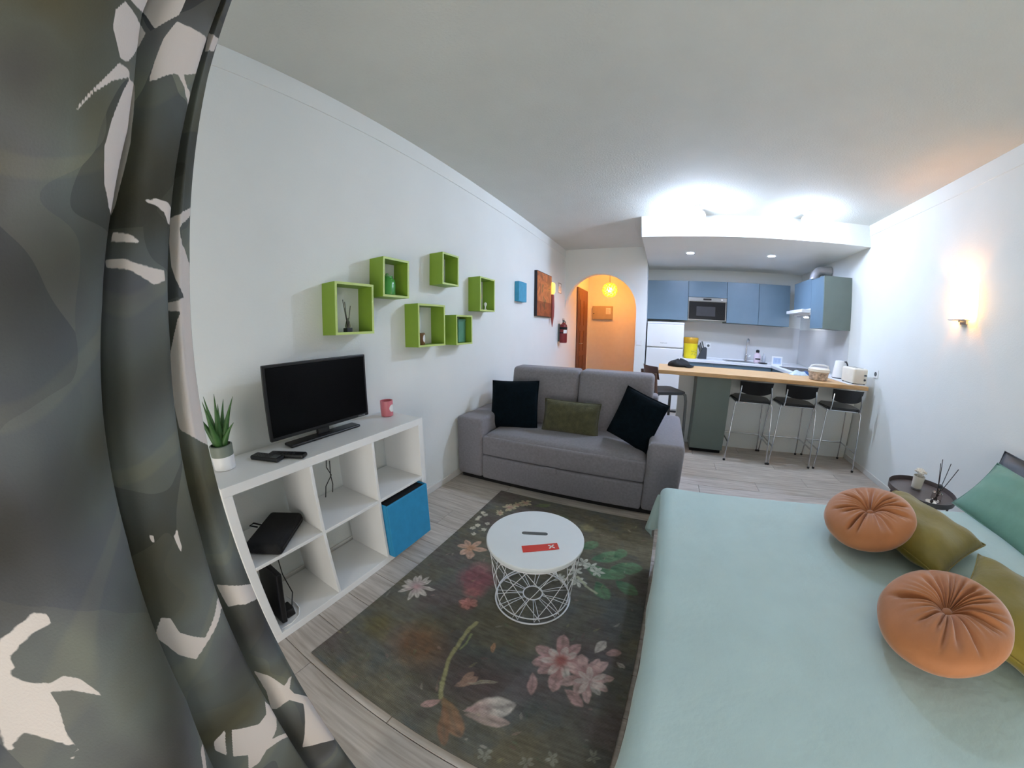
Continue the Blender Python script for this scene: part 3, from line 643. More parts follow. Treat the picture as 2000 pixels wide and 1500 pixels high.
# ================================================================== SOFA
SY = 1.638
so = thing('sofa', 'two-seat grey fabric sofa with wide arms against the left wall', 'sofa', (.012, SY, 0))
def soft(name, lo, hi, bev, mat, parent, seg=4, bulge=0.0, axis=2, lean=0.0, n=10, label=None):
    """rounded upholstered block, its big faces swelling outwards"""
    t = NB(); box(t, lo, hi, bev, seg)
    bmesh.ops.subdivide_edges(t, edges=[e for e in t.edges if e.calc_length() > .12], cuts=6, use_grid_fill=True)
    c = [(lo[i] + hi[i]) / 2 for i in range(3)]; s = [(hi[i] - lo[i]) / 2 for i in range(3)]
    o = [i for i in range(3) if i != axis]
    for v in t.verts:
        f = (1 - min(1, abs((v.co[o[0]] - c[o[0]]) / s[o[0]])) ** 2.4) * (1 - min(1, abs((v.co[o[1]] - c[o[1]]) / s[o[1]])) ** 2.4)
        v.co[axis] += math.copysign(bulge * f, v.co[axis] - c[axis]) * min(1, abs((v.co[axis] - c[axis]) / s[axis]) * 1.6)
        if lean: v.co.y += lean * (v.co.z - lo[2])
    return add(name, t, mat, parent, 'all', label)
soft('arm', (0, 0, .035), (.243, .86, .548), .028, m_sofa, so, 4, .010, 0)
soft('arm', (1.540, 0, .035), (1.783, .86, .548), .028, m_sofa, so, 4, .010, 0)
soft('front_panel', (.246, .012, .245), (1.537, .10, .405), .016, m_sofa, so, 3, .004, 1)
dw = soft('pull_out_drawer', (.246, .004, .035), (1.537, .09, .238), .016, m_sofa, so, 3, .004, 1)
b = NB(); box(b, (.80, -.012, .205), (.90, .004, .252), .006); add('pull_tab', b, m_sofa, dw)
soft('seat_cushion', (.247, .020, .30), (1.536, .62, .425), .05, m_sofa, so, 5, .030, 2)
soft('back_cushion', (.262, .46, .415), (.893, .66, .930), .038, m_sofa, so, 5, .035, 1, .20)
soft('back_cushion', (.899, .46, .415), (1.530, .66, .930), .038, m_sofa, so, 5, .035, 1, .20)
soft('back_frame', (.13, .70, .10), (1.575, .86, .74), .03, m_sofa, so, 4, .004, 1)
part('underframe', (.03, .03, .0), (1.753, .84, .034), m_blackmat, so, 0)

def pillow_bm(w, h, t, seed=0, pinch=.07, nu=22, wr=.006):
    rnd = random.Random(seed); ph = [rnd.uniform(0, 6) for _ in range(6)]
    b = NB()
    def f(sgn):
        def g(u, v):
            a, c = 2 * u - 1, 2 * v - 1
            pr = max(0, (1 - abs(a) ** 2.6) * (1 - abs(c) ** 2.6)) ** .55
            x = w / 2 * a * (1 - pinch * (1 - c * c)); y = h / 2 * c * (1 - pinch * (1 - a * a))
            z = sgn * t / 2 * pr + pr * wr * (math.sin(7 * a + 3 * c + ph[0]) + math.sin(9 * c - 4 * a + ph[1])) * (.4 + abs(a * c))
            return (x, y, z)
        return g
    V1 = grid(b, f(1), nu, nu); V2 = grid(b, f(-1), nu, nu)
    bmesh.ops.remove_doubles(b, verts=b.verts[:], dist=.0006); bmesh.ops.recalc_face_normals(b, faces=b.faces[:])
    return b
def seam(w, h, pinch, r=.0035):
    pts = []
    for k in range(80):
        f = k / 80 * 4; i = int(f); g = 2 * (f - i) - 1
        a, c = [(g, -1), (1, g), (-g, 1), (-1, -g)][i]
        pts.append((w / 2 * a * (1 - pinch * (1 - c * c)), h / 2 * c * (1 - pinch * (1 - a * a)), 0))
    b = NB(); tube(b, pts, r, 6, True); return b
def orient(n, up):
    """matrix: local z -> n, local y -> up direction projected"""
    z = Vector(n).normalized(); y = Vector(up); y = (y - z * y.dot(z)).normalized(); x = y.cross(z)
    return Matrix((x, y, z)).transposed()
def pillow(name, lab, cat, w, h, t, loc, n, up, mat, roll=0, seed=0, pinch=.07, group=None, wr=.006):
    R = orient(n, up) @ Matrix.Rotation(roll, 3, 'Z')
    o = thing(name, lab, cat, loc, 0, group, R.to_euler())
    add('cover', pillow_bm(w, h, t, seed, pinch, 24, wr), mat, o, 'all'); add('seam', seam(w, h, pinch), mat, o, 'all')
    return o
pillow('cushion', 'dark teal plush cushion standing at the left end of the grey sofa', 'cushion', .43, .42, .13, (.405, 1.955, .625), (.10, -1, .28), (0, 0, 1), m_navy, .05, 1, .04)
pillow('cushion', 'moss green furry cushion in the middle of the grey sofa', 'cushion', .47, .27, .12, (.915, 1.955, .570), (.04, -1, .25), (0, 0, 1), m_olivef, -.02, 2, .05)
pillow('cushion', 'dark teal plush cushion tilted against the right arm of the grey sofa', 'cushion', .37, .39, .12, (1.440, 1.90, .635), (-.42, -1, .30), (0, 0, 1), m_navy, -.27, 3, .04)

# ================================================================== RUG (flat printed flowers on a dark ground)
RX0, RX1, RY0, RY1 = .486, 1.672, -.177, 1.554
nx, ny = 360, 520
gx = np.linspace(RX0, RX1, nx); gy = np.linspace(RY0, RY1, ny); GX, GY = np.meshgrid(gx, gy)
rg = np.random.RandomState(5)
def fbm(shape, sc):
    out = np.zeros(shape); amp = 1
    for k in range(5):
        h, w = max(2, int(shape[0] / sc)), max(2, int(shape[1] / sc)); a = rg.rand(h + 2, w + 2)
        yy = np.linspace(0, h, shape[0]); xx = np.linspace(0, w, shape[1]); iy = yy.astype(int); ix = xx.astype(int); fy = (yy - iy)[:, None]; fx = (xx - ix)[None]
        fy = fy * fy * (3 - 2 * fy); fx = fx * fx * (3 - 2 * fx)
        out += amp * ((a[iy][:, ix] * (1 - fx) + a[iy][:, ix + 1] * fx) * (1 - fy) + (a[iy + 1][:, ix] * (1 - fx) + a[iy + 1][:, ix + 1] * fx) * fy); amp *= .55; sc = max(1.01, sc / 2.1)
    return (out - out.min()) / (out.max() - out.min())
def C3(r, g, b): return np.array(RGB(r, g, b)[:3])
n1, n2, n3 = fbm((ny, nx), 90), fbm((ny, nx), 40), fbm((ny, nx), 7)
warpx = (fbm((ny, nx), 30) - .5) * .022; warpy = (fbm((ny, nx), 30) - .5) * .022
col = C3(84, 82, 72)[None, None] * np.ones((ny, nx, 1))
def blend(c, a):
    global col
    a = np.clip(a, 0, 1)[..., None]; col = col * (1 - a) + np.asarray(c)[None, None] * a
blend(C3(98, 90, 66), np.clip(n1 * 2.2 - .9, 0, .8)); blend(C3(74, 80, 80), np.clip(n2 * 2.4 - 1.15, 0, .7)); blend(C3(88, 70, 70), np.clip((1 - n1) * 2 - 1.05, 0, .5))
PX, PY = GX + warpx, GY + warpy
def blob(x, y, r, c, a=.8, ry=None, ang=0):
    dx, dy = PX - x, PY - y; ca, sa = math.cos(ang), math.sin(ang); ry = ry or r
    d = np.sqrt(((dx * ca + dy * sa) / r) ** 2 + ((-dx * sa + dy * ca) / ry) ** 2)
    blend(c, a * np.clip(1.5 - 1.5 * d, 0, 1) * (.55 + .75 * n3))
def petal(x, y, ang, ln, wd, c, a=.9, c2=None):
    dx, dy = PX - x, PY - y; ca, sa = math.cos(ang), math.sin(ang); t = (dx * ca + dy * sa) / ln; s = (-dx * sa + dy * ca) / wd
    w = np.sin(np.clip(t, 0, 1) * PI) ** .7 * (.55 + .45 * t)
    m = np.clip((w - np.abs(s)) * 5, 0, 1) * ((t > 0) & (t < 1)); rib = 1 - .35 * np.exp(-(s / .16) ** 2)
    blend(c if c2 is None else c, a * m * (.6 + .5 * n3) * rib)
    if c2 is not None: blend(c2, a * m * np.clip(1.1 - 1.8 * t, 0, 1))
def flower(x, y, r, k, c, wd=.3, a=.9, c2=None, ph=0.0, jit=.25, sq=1.0):
    for i in range(k):
        an = ph + 2 * PI * i / k + rg.uniform(-jit, jit); petal(x, y, an, r * rg.uniform(.75, 1.05), r * wd, c, a, c2)
def stroke(pts, w, c, a=.9):
    for (x0, y0), (x1, y1) in zip(pts, pts[1:]):
        L = math.hypot(x1 - x0, y1 - y0); t = np.clip(((PX - x0) * (x1 - x0) + (PY - y0) * (y1 - y0)) / L ** 2, 0, 1)
        d = np.hypot(PX - x0 - t * (x1 - x0), PY - y0 - t * (y1 - y0)); blend(c, a * np.clip(2 - 2 * d / w, 0, 1))
WHT, PNK, ROSE, RED, ORG, GRN, DGR, YEL, BRN = C3(172, 160, 148), C3(164, 122, 116), C3(122, 72, 74), C3(140, 70, 62), C3(160, 112, 74), C3(84, 122, 84), C3(56, 90, 66), C3(150, 140, 84), C3(110, 78, 52)
# soft patches first
blob(.82, .13, .17, BRN, .75, .14); blob(.60, .12, .10, C3(92, 84, 44), .7); blob(1.13, .10, .14, C3(84, 66, 66), .6); blob(1.0, .60, .22, C3(70, 72, 66), .5); blob(1.05, 1.30, .2, C3(92, 84, 50), .55)
blob(.83, .62, .125, ROSE, .95, .105); blob(.80, .70, .07, C3(134, 88, 86), .8); blob(.87, .54, .07, C3(142, 78, 74), .85)
flower(.83, .62, .10, 7, C3(110, 60, 64), .42, .6); blob(.885, .445, .052, RED, .95); flower(.885, .445, .05, 6, C3(168, 104, 92), .4, .8)
flower(.655, .825, .105, 6, C3(176, 134, 108), .28, .95, ORG, .3); blob(.66, .83, .03, ORG, .95)
flower(.595, .405, .105, 13, WHT, .17, .95, C3(150, 118, 118)); blob(.595, .405, .024, PNK, .9)
for lx, ly, la, ll, lw in ((1.33, 1.02, .55, .19, .06), (1.30, .98, -.4, .17, .055), (1.45, .98, .35, .17, .06), (1.40, .86, -.9, .13, .05), (1.50, .90, -.5, .13, .05), (1.27, 1.10, 1.0, .11, .045), (1.46, 1.08, 1.0, .10, .045), (1.36, .93, .1, .17, .05)):
    petal(lx, ly, la, ll * 1.15, lw * 1.15, GRN, .95, DGR)
for lx, ly in ((1.28, .89), (1.225, .81), (1.30, .975), (1.315, .825), (1.395, .935), (1.35, .965), (1.24, .95)): flower(lx, ly, .050, 6, C3(178, 176, 160), .26, .95)
stroke([(1.43, .772), (1.36, .806), (1.31, .86)], .008, C3(150, 150, 118))
# big pink lily pair
flower(1.385, .335, .145, 8, PNK, .27, .95, C3(150, 86, 80), .35); flower(1.385, .335, .10, 7, WHT, .24, .75, RED, .8); blob(1.385, .335, .035, RED, .95)
flower(1.505, .30, .125, 9, C3(170, 134, 126), .24, .95, C3(140, 92, 88), .1); flower(1.525, .285, .08, 7, WHT, .24, .7)
petal(1.51, .42, 1.3, .085, .028, WHT, .9); petal(1.55, .43, .5, .07, .026, PNK, .9); petal(1.60, .41, -.6, .05, .014, WHT, .9); petal(1.30, .25, -1.2, .12, .024, PNK, .85); petal(1.44, .22, -.5, .10, .03, PNK, .85)
# nodding lily with its stem
stroke([(.985, .368), (.974, .31), (.969, .247), (.972, .19), (.985, .135), (1.004, .087), (1.024, .038), (1.052, -.014)], .011, C3(138, 134, 88)); stroke([(.995, .30), (1.0, .25), (.99, .2)], .006, C3(116, 124, 80))
petal(1.055, -.01, -.62, .18, .05, C3(138, 98, 66), .95, C3(118, 92, 60)); petal(1.07, -.03, -.95, .17, .032, C3(120, 84, 58), .9)
petal(1.15, -.02, .62, .19, .055, WHT, .95, PNK); petal(1.16, -.03, .25, .16, .035, C3(160, 134, 122), .9); petal(1.06, -.02, -2.2, .08, .02, PNK, .8)
petal(1.07, .045, .95, .10, .026, C3(150, 116, 98), .9); petal(1.085, .06, 1.4, .085, .02, C3(140, 108, 90), .9); petal(1.117, .25, 1.95, .055, .013, ORG, .95); petal(1.10, .08, .5, .12, .012, C3(150, 140, 120), .8)
# far border flowers
for fx_, fy_, fr_ in ((.74, 1.47, .05), (.63, 1.25, .045), (.66, 1.35, .06), (.70, 1.41, .05)): flower(fx_, fy_, fr_, 7, C3(170, 156, 116), .3, .9, C3(160, 110, 96))
for fx_, fy_ in ((.53, 1.11), (.525, 1.14), (.55, 1.18), (.57, 1.05), (.60, .96), (.63, 1.03), (.56, 1.01), (.52, 1.20), (.61, 1.10)): flower(fx_, fy_, .022, 6, C3(180, 172, 150), .4, .9)
blob(1.24, 1.33, .06, YEL, .5); petal(.80, 1.45, .4, .14, .035, C3(92, 104, 62), .9); petal(.95, 1.40, -.2, .16, .05, C3(84, 96, 74), .8)
for k in range(150):
    x, y = rg.uniform(RX0, RX1), rg.uniform(RY0, RY1); petal(x, y, rg.uniform(0, 6.3), rg.uniform(.015, .05), .007, [YEL, PNK, WHT, GRN, DGR, BRN, ROSE][k % 7], .28)
for x, y in ((1.49, -.06), (1.615, .0), (1.42, -.10), (1.30, -.13), (1.55, -.12)): flower(x, y, .03, 5, C3(140, 140, 124), .3, .6)
g_ = col.mean(-1, keepdims=True); col = (col * .72 + g_ * .28) * 1.55
st = fbm((ny, nx // 6), 3); st = np.repeat(st, 6, 1); st = np.pad(st, ((0, 0), (0, nx - st.shape[1])), mode='edge')
col *= (.72 + .56 * st)[..., None]
col *= (.86 + .28 * n3)[..., None]
def color_mesh(name, xyz, cols, nu, nv, mat, parent, attr='print'):
    me = bpy.data.meshes.new(name); V = xyz.reshape(-1, 3)
    i = np.arange(nu - 1)[None] + np.arange(nv - 1)[:, None] * nu; q = np.stack([i, i + 1, i + 1 + nu, i + nu], -1).reshape(-1, 4)
    me.vertices.add(len(V)); me.vertices.foreach_set('co', V.astype(np.float32).ravel())
    me.loops.add(q.size); me.loops.foreach_set('vertex_index', q.astype(np.int32).ravel())
    me.polygons.add(len(q)); me.polygons.foreach_set('loop_start', np.arange(0, q.size, 4, dtype=np.int32)); me.polygons.foreach_set('loop_total', np.full(len(q), 4, np.int32))
    me.update(calc_edges=True)
    at = me.color_attributes.new(attr, 'FLOAT_COLOR', 'POINT'); at.data.foreach_set('color', np.concatenate([cols.reshape(-1, 3), np.ones((len(V), 1))], 1).astype(np.float32).ravel())
    me.polygons.foreach_set('use_smooth', np.ones(len(q), bool))
    o = bpy.data.objects.new(name, me); COL.objects.link(o); me.materials.append(mat)
    if parent: o.parent = parent
    return o
m_rug = bpy.data.materials.new('printed_rug'); m_rug.use_nodes = True
nt = m_rug.node_tree; n = nt.nodes; l = nt.links; bs = n['Principled BSDF']; bs.inputs['Roughness'].default_value = .95; bs.inputs['Specular IOR Level'].default_value = .1
ca_ = n.new('ShaderNodeVertexColor'); ca_.layer_name = 'print'
wv = n.new('ShaderNodeTexWave'); wv.bands_direction = 'Y'; wv.inputs['Scale'].default_value = 60; wv.inputs['Distortion'].default_value = 1.5; tcn = n.new('ShaderNodeTexCoord'); l.new(tcn.outputs['Object'], wv.inputs['Vector'])
mx = n.new('ShaderNodeMix'); mx.data_type = 'RGBA'; mx.blend_type = 'MULTIPLY'; mx.inputs['Factor'].default_value = .18; l.new(ca_.outputs['Color'], mx.inputs['A']); l.new(wv.outputs['Color'], mx.inputs['B']); l.new(mx.outputs['Result'], bs.inputs['Base Color'])
bu = n.new('ShaderNodeBump'); bu.inputs['Strength'].default_value = .3; bu.inputs['Distance'].default_value = .003; l.new(wv.outputs['Fac'], bu.inputs['Height']); l.new(bu.outputs['Normal'], bs.inputs['Normal'])
rug = thing('rug', 'dark rug printed with pink and white flowers between the shelf, sofa and bed', 'rug', (0, 0, 0))
Z_ = np.full_like(GX, .0095) + .0008 * (n3 - .5)
color_mesh('pile', np.stack([GX, GY, Z_], -1), col, nx, ny, m_rug, rug)
b = NB(); box(b, (RX0, RY0, .0005), (RX1, RY1, .0085), .002); add('backing', b, M('rug_edge_binding', (60, 58, 50), .95, bump=.3), rug)

# ================================================================== COFFEE TABLE (wire basket with a white lid)
TX, TY = 1.138, .632; TB = .0105
ct = thing('coffee_table', 'round white wire-basket table on the flowered rug', 'table', (TX, TY, TB))
b = NB(); lathe(b, [(.200, .348), (.216, .350), (.218, .353), (.218, .366), (.215, .369), (.205, .3695)], 72); add('top', b, M('white_table_lid', (224, 230, 232), .4, var=.012), ct, 35)
b = NB(); pp = []
R0 = Matrix.Rotation(.35, 3, 'Z')
for sx_ in (1, -1):
    for k in range(9):
        a = -PI / 2 + PI * k / 8; pp.append(R0 @ Vector((sx_ * (.048 + .011 * math.cos(a)), sx_ * .011 * math.sin(a), 0)))
off = Vector((1.127 - TX, .653 - TY, 0))
prism(b, [((p + off).x, (p + off).y) for p in pp], .3694, .3699); add('hand_slot', b, m_gunmetal, ct, label='grey hand slot in the lid')
b = NB(); tube(b, [(.182 * math.cos(2 * PI * k / 64), .182 * math.sin(2 * PI * k / 64), .004) for k in range(64)], .004, 8, True); add('lower_ring', b, m_whitem, ct, True)
b = NB(); tube(b, [(.047 * math.cos(2 * PI * k / 32), .047 * math.sin(2 * PI * k / 32), .022) for k in range(32)], .0032, 8, True); add('hub_ring', b, m_whitem, ct, True)
b = NB(); tube(b, [(.174 * math.cos(2 * PI * k / 64), .174 * math.sin(2 * PI * k / 64), .030) for k in range(64)], .0028, 8, True); add('inner_ring', b, m_whitem, ct, True)
b = NB(); tube(b, [(.206 * math.cos(2 * PI * k / 64), .206 * math.sin(2 * PI * k / 64), .338) for k in range(64)], .004, 8, True); add('upper_ring', b, m_whitem, ct, True)
NW = 22
def wire(dirn):
    t = NB(); pts = [(.047, 0, .022), (.115, 0, .021)]
    for k in range(13):
        f = k / 12; a = dirn * .95 * f ** 1.1; rr = .178 + .029 * f; pts.append((rr * math.cos(a), rr * math.sin(a), .012 + .328 * f))
    tube(t, pts, .0017, 6); return t
w0 = add('wire', wire(1), m_whitem, ct, 'all'); w1 = add('wire', wire(-1), m_whitem, ct, 'all'); w1.rotation_euler = (0, 0, PI / NW)
for k in range(1, NW // 2 + 0):
    inst(w0, 'wire', ct, rot=(0, 0, 2 * PI * k / (NW // 2))); inst(w1, 'wire', ct, rot=(0, 0, PI / NW * 2 * .5 + 2 * PI * k / (NW // 2)))
w1.rotation_euler = (0, 0, PI / NW)
cdv = thing('card', 'red leaflet with a small white cross mark lying on the white table', 'leaflet', (1.188, .566, .3805), .565)
part('sheet', (-.078, -.022, 0), (.078, .022, .0009), M('red_card', (205, 56, 40), .5, var=.03), cdv, 0)
b = NB()
for r_ in (.75, -.75): box(b, (-.016, -.0028, 0), (.016, .0028, .0004), 0, 1, Matrix.Rotation(r_, 3, 'Z'))
for v in b.verts: v.co += Vector((.048, 0, .0011))
add('cross_mark', b, m_white, cdv)

# ================================================================== BED
BX0, BX1, BY0, BY1, BZ = 1.652, 3.88, -.60, 1.155, .50
bed = thing('bed', 'wide bed with a mint green cover along the right wall', 'bed', (0, 0, 0))
part('base', (1.690, BY0 + .03, .01), (3.885, BY1 - .035, .31), m_taupe, bed, .01)
soft('mattress', (1.682, BY0 + .02, .311), (3.885, BY1 - .025, .478), .04, M('white_ticking', (220, 222, 218), .9), bed, 3, 0)
part('headboard', (3.888, BY0, .0), (3.935, 1.335, .716), m_white, bed, .006)
def drape(d, r=.055, inward=0.0):
    """distance past the edge of the top -> (horizontal offset, drop)"""
    if d <= 0: return d, 0.0
    a = d / r
    if a < PI / 2: return r * math.sin(a), r * (1 - math.cos(a))
    e = d - r * PI / 2
    return r - inward * e, r + e
NUX, NUY = 190, 170
xs_ = np.linspace(0, 1, NUX); ys_ = np.linspace(0, 1, NUY)
b = NB(); rr_ = .055; VV = []
lenx = (BX1 - BX0 - rr_) ; leny = BY1 - rr_ - BY0 - rr_
for j in range(NUY):
    row = []
    for i in range(NUX):
        dx = -(.315 - 0) + (.315 + lenx) * xs_[i]          # <0 : past the foot edge
        dyl = -.30 + (.60 + leny) * ys_[j]                 # along y, past both long edges
        wob = .006 * math.sin(9 * dyl + 1.0) + .005 * math.sin(23 * dyl)
        ox, dzx = drape(-dx, rr_, .16) if dx < 0 else (-dx, 0)
        x = BX0 + rr_ - ox
        if dyl > leny: oy, dzy = drape(dyl - leny, rr_, .06); y = BY1 - rr_ + oy
        elif dyl < 0: oy, dzy = drape(-dyl, rr_, .06); y = BY0 + rr_ - oy
        else: y = BY0 + rr_ + dyl; dzy = 0
        z = BZ - max(dzx, dzy) - .25 * min(dzx, dzy)
        if dzx > rr_ * .8 : x += (wob + .010 * math.sin(31 * dyl + 4 * dx)) * min(1, (dzx - rr_ * .8) / .15); z += .012 * math.sin(5.0 * dyl + .6) * min(1, dzx / .2)
        if dzy > rr_ * .8 : y += (.008 * math.sin(8 * dx) + .006 * math.sin(19 * dx)) * min(1, dzy / .2)
        if dzx > rr_ and dzy > rr_: x -= .05 * min(1, dzy / .25); y += .03 * min(1, dzx / .25)
        z += .0035 * math.sin(3.1 * x + 2 * y) * math.sin(4.3 * y + .7) + .0018 * math.sin(13 * x - 9 * y) * math.sin(7 * y + 2 * x)
        row.append(b.verts.new((x, y, z)))
    VV.append(row)
for j in range(NUY - 1):
    for i in range(NUX - 1): b.faces.new((VV[j][i], VV[j + 1][i], VV[j + 1][i + 1], VV[j][i + 1]))
bmesh.ops.recalc_face_normals(b, faces=b.faces[:])
cv = thing('bedspread', 'mint green cotton cover draped over the bed', 'bedspread', (0, 0, 0)); add('cloth', b, m_mint, cv, 'all')

def round_cushion(lab, loc, n, rad, th, seed, roll=0.0):
    R = orient(n, (0, 1, 0)) @ Matrix.Rotation(roll, 3, 'Z')
    o = thing('round_cushion', lab, 'cushion', loc, 0, 'round rust velvet cushions on the bed', R.to_euler())
    rnd = random.Random(seed); cre = [(rnd.uniform(0, 2 * PI), rnd.uniform(.030, .075), rnd.uniform(.4, 1.1), rnd.uniform(.25, .45), rnd.uniform(.62, .95)) for _ in range(30)]
    NT, NR = 180, 34
    def prof(rho, th_a, sg):
        h = (max(0, 1 - rho ** 3.0)) ** .5
        dim = .74 * math.exp(-(rho / .20) ** 1.6)
        z = th / 2 * (h - dim)
        c = 0
        for a, w, amp, r0, r1 in cre:
            d = (th_a - a + PI) % (2 * PI) - PI
            c += amp * math.exp(-(d / w) ** 2) * max(0, min(1, (rho - .06) / .12)) * max(0, min(1, (r1 - rho) / .25))
        pl = .5 + .5 * math.cos(30 * th_a + 3 * math.sin(3 * th_a))
        z -= th * (.13 * min(c, 1.4) + .035 * pl * max(0, 1 - abs(rho - .40) / .42))
        return sg * z
    b = NB(); rings = []
    prof_r = [ .02 + .98 * (k / NR) for k in range(NR + 1)]
    seq = [(r, 1) for r in prof_r] + [(r, -1) for r in prof_r[::-1][1:]]
    for r, sg in seq:
        ring = []
        for k in range(NT):
            a = 2 * PI * k / NT; rw = rad * (1 + .010 * math.sin(3 * a + seed) + .004 * math.sin(7 * a))
            ring.append(b.verts.new((rw * r * math.cos(a), rw * r * math.sin(a), prof(min(r, .9995), a, sg))))
        rings.append(ring)
    for A, B in zip(rings, rings[1:]):
        for k in range(NT): b.faces.new((A[k], A[(k + 1) % NT], B[(k + 1) % NT], B[k]))
    b.faces.new(rings[0][::-1]); b.faces.new(rings[-1]); bmesh.ops.recalc_face_normals(b, faces=b.faces[:])
    add('cover', b, m_velvet, o, 'all')
    b = NB(); ball(b, (0, 0, th / 2 * .32), .017, 3, (1, 1, .6)); add('button', b, m_velvet, o, 'all')
    return o
pillow('pillow', 'olive velvet pillow lying on the bed behind the farther round cushion', 'pillow', .52, .52, .14, (2.828, .800, .575), (.05, -.06, 1), (.45, -.87, 0), m_olive, 0, 5, .07, 'olive velvet pillows on the bed', .008)
pillow('pillow', 'olive velvet pillow cut by the right picture edge, behind the nearer round cushion', 'pillow', .52, .52, .14, (2.925, .190, .575), (.05, -.06, 1), (.6, -.8, 0), m_olive, 0, 6, .07, 'olive velvet pillows on the bed', .008)
round_cushion('round rust velvet cushion farther from the camera, on the bed', (2.560, .790, .614), (-.27, -.10, .96), .195, .130, 2)
round_cushion('round rust velvet cushion nearer the camera, on the bed', (2.540, .215, .598), (-.19, .02, .98), .208, .128, 5, .4)
pillow('bed_pillow', 'large sage green pillow leaning against the headboard of the bed', 'pillow', .74, .37, .16, (3.600, .86, .612), (-.66, -.05, .75), (.6, 0, .8), m_mintp, 0, 7, .05, None, .008)
pillow('bed_pillow', 'dark grey pillow mostly hidden behind the sage green pillow', 'pillow', .56, .34, .11, (3.790, 1.03, .640), (-.90, 0, .40), (.35, 0, .9), m_dgrey, 0, 8, .05)

# ================================================================== BEDSIDE TRAY TABLE
tt = thing('tray_table', 'dark round tray table between the bed and the right wall', 'side table', (3.425, 1.487, 0))
b = NB(); lathe(b, [(.21, .440), (.222, .442), (.226, .470), (.229, .470), (.226, .438), (.212, .436)], 64, capb=True, capt=False)
bmesh.ops.recalc_face_normals(b, faces=b.faces[:]); add('tray_rim', b, m_tray, tt, True)
b = NB(); lathe(b, [(.001, .4405), (.2185, .4405), (.2185, .4445), (.001, .4445)], 64); add('tray', b, m_tray, tt)
for k in range(4):
    a = PI / 4 + k * PI / 2; b = NB(); tube(b, [(.19 * math.cos(a), .19 * math.sin(a), .4355), (.20 * math.cos(a), .20 * math.sin(a), 0)], .008, 8); add('leg', b, m_tray, tt, True)
b = NB(); tube(b, [(.197 * math.cos(2 * PI * k / 40), .197 * math.sin(2 * PI * k / 40), .06) for k in range(40)], .006, 8, True); add('floor_ring', b, m_tray, tt, True)
va = thing('vase', 'white cup vase with small white flowers on the dark tray table', 'vase', (3.420, 1.545, .4449))
b = NB(); lathe(b, [(.030, 0), (.034, .003), (.040, .088), (.036, .088), (.032, .01)], 32, capt=True); add('cup', b, m_cream, va, True)
b = NB(); lathe(b, [(.0345, .004), (.0350, .012)], 32, capb=False, capt=False); add('base_band', b, m_steel, va, True)
rnd = random.Random(3)
for k in range(9):
    a = k * 2.4; rr = .032 * math.sqrt(k / 9) + .004; b = NB(); cx_, cy_, cz_ = rr * math.cos(a), rr * math.sin(a), .108 + .022 * (1 - k / 9) + rnd.uniform(-.004, .006)
    for q in range(5): ball(b, (cx_ + .010 * math.cos(q * 1.257), cy_ + .010 * math.sin(q * 1.257), cz_), .0095, 1, (1, 1, .7))
    ball(b, (cx_, cy_, cz_ + .003), .007, 1); tube(b, [(cx_ * .5, cy_ * .5, .07), (cx_, cy_, cz_)], .002, 5); add('flower', b, m_cream, va, 'all')
rd = thing('room_diffuser', 'glass reed diffuser with dark sticks on the tray table by the right wall', 'diffuser', (3.455, 1.375, .4449))
b = NB(); lathe(b, [(.030, 0), (.034, .004), (.034, .05), (.016, .062), (.013, .066), (.013, .082)], 28); add('bottle', b, GLASS('clear_bottle_glass', (226, 214, 206)), rd, True)
b = NB(); lathe(b, [(.016, .083), (.017, .086), (.017, .10), (.012, .102)], 20); add('collar', b, m_dgrey, rd, True)
for pa in ((-.055, -.005, .235), (.0, .045, .245), (.035, .0, .235), (.075, -.035, .215)):
    b = NB(); tube(b, [(pa[0] * -.12, pa[1] * -.12, .006), pa], .0026, 6); add('reed', b, m_reed, rd)
ds = thing('trinket_dish', 'small beige dish near the front edge of the dark tray table', 'dish', (3.375, 1.325, .4449))
b = NB(); lathe(b, [(.018, 0), (.030, .004), (.036, .014), (.033, .014), (.020, .006)], 28); add('dish', b, m_cream, ds, True)
b = NB(); ball(b, (.004, 0, .017), .011, 2, (1, 1, 1.1)); add('stopper', b, m_reed, ds, 'all')

# ================================================================== LAMPS
sc = thing('wall_sconce', 'glowing white half-round wall sconce on the right wall above the bed', 'lamp', (W - .0005, 1.945, 1.56))
b = NB(); V = grid(b, lambda u, v: (-.105 * math.sin(PI * u) - .004, -.115 * math.cos(PI * u) * (1 + .12 * v), .27 * v), 26, 6); bmesh.ops.solidify(b, geom=b.faces[:], thickness=.004)
add('shade', b, EM('sconce_shade', (255, 208, 140), 4.0, (240, 226, 200)), sc, 50)
b = NB(); ball(b, (-.055, 0, .16), .028, 3); add('bulb', b, EM('sconce_bulb', (255, 168, 88), SCONCE * 14), sc, 'all')
part('backplate', (-.018, -.035, -.035), (0, .035, .02), m_steel, sc, .004)
part('arm', (-.06, -.008, -.022), (-.018, .008, -.008), m_steel, sc, .003)
part('tray_edge', (-.095, -.085, -.010), (-.03, .085, -.003), m_steel, sc, .002)
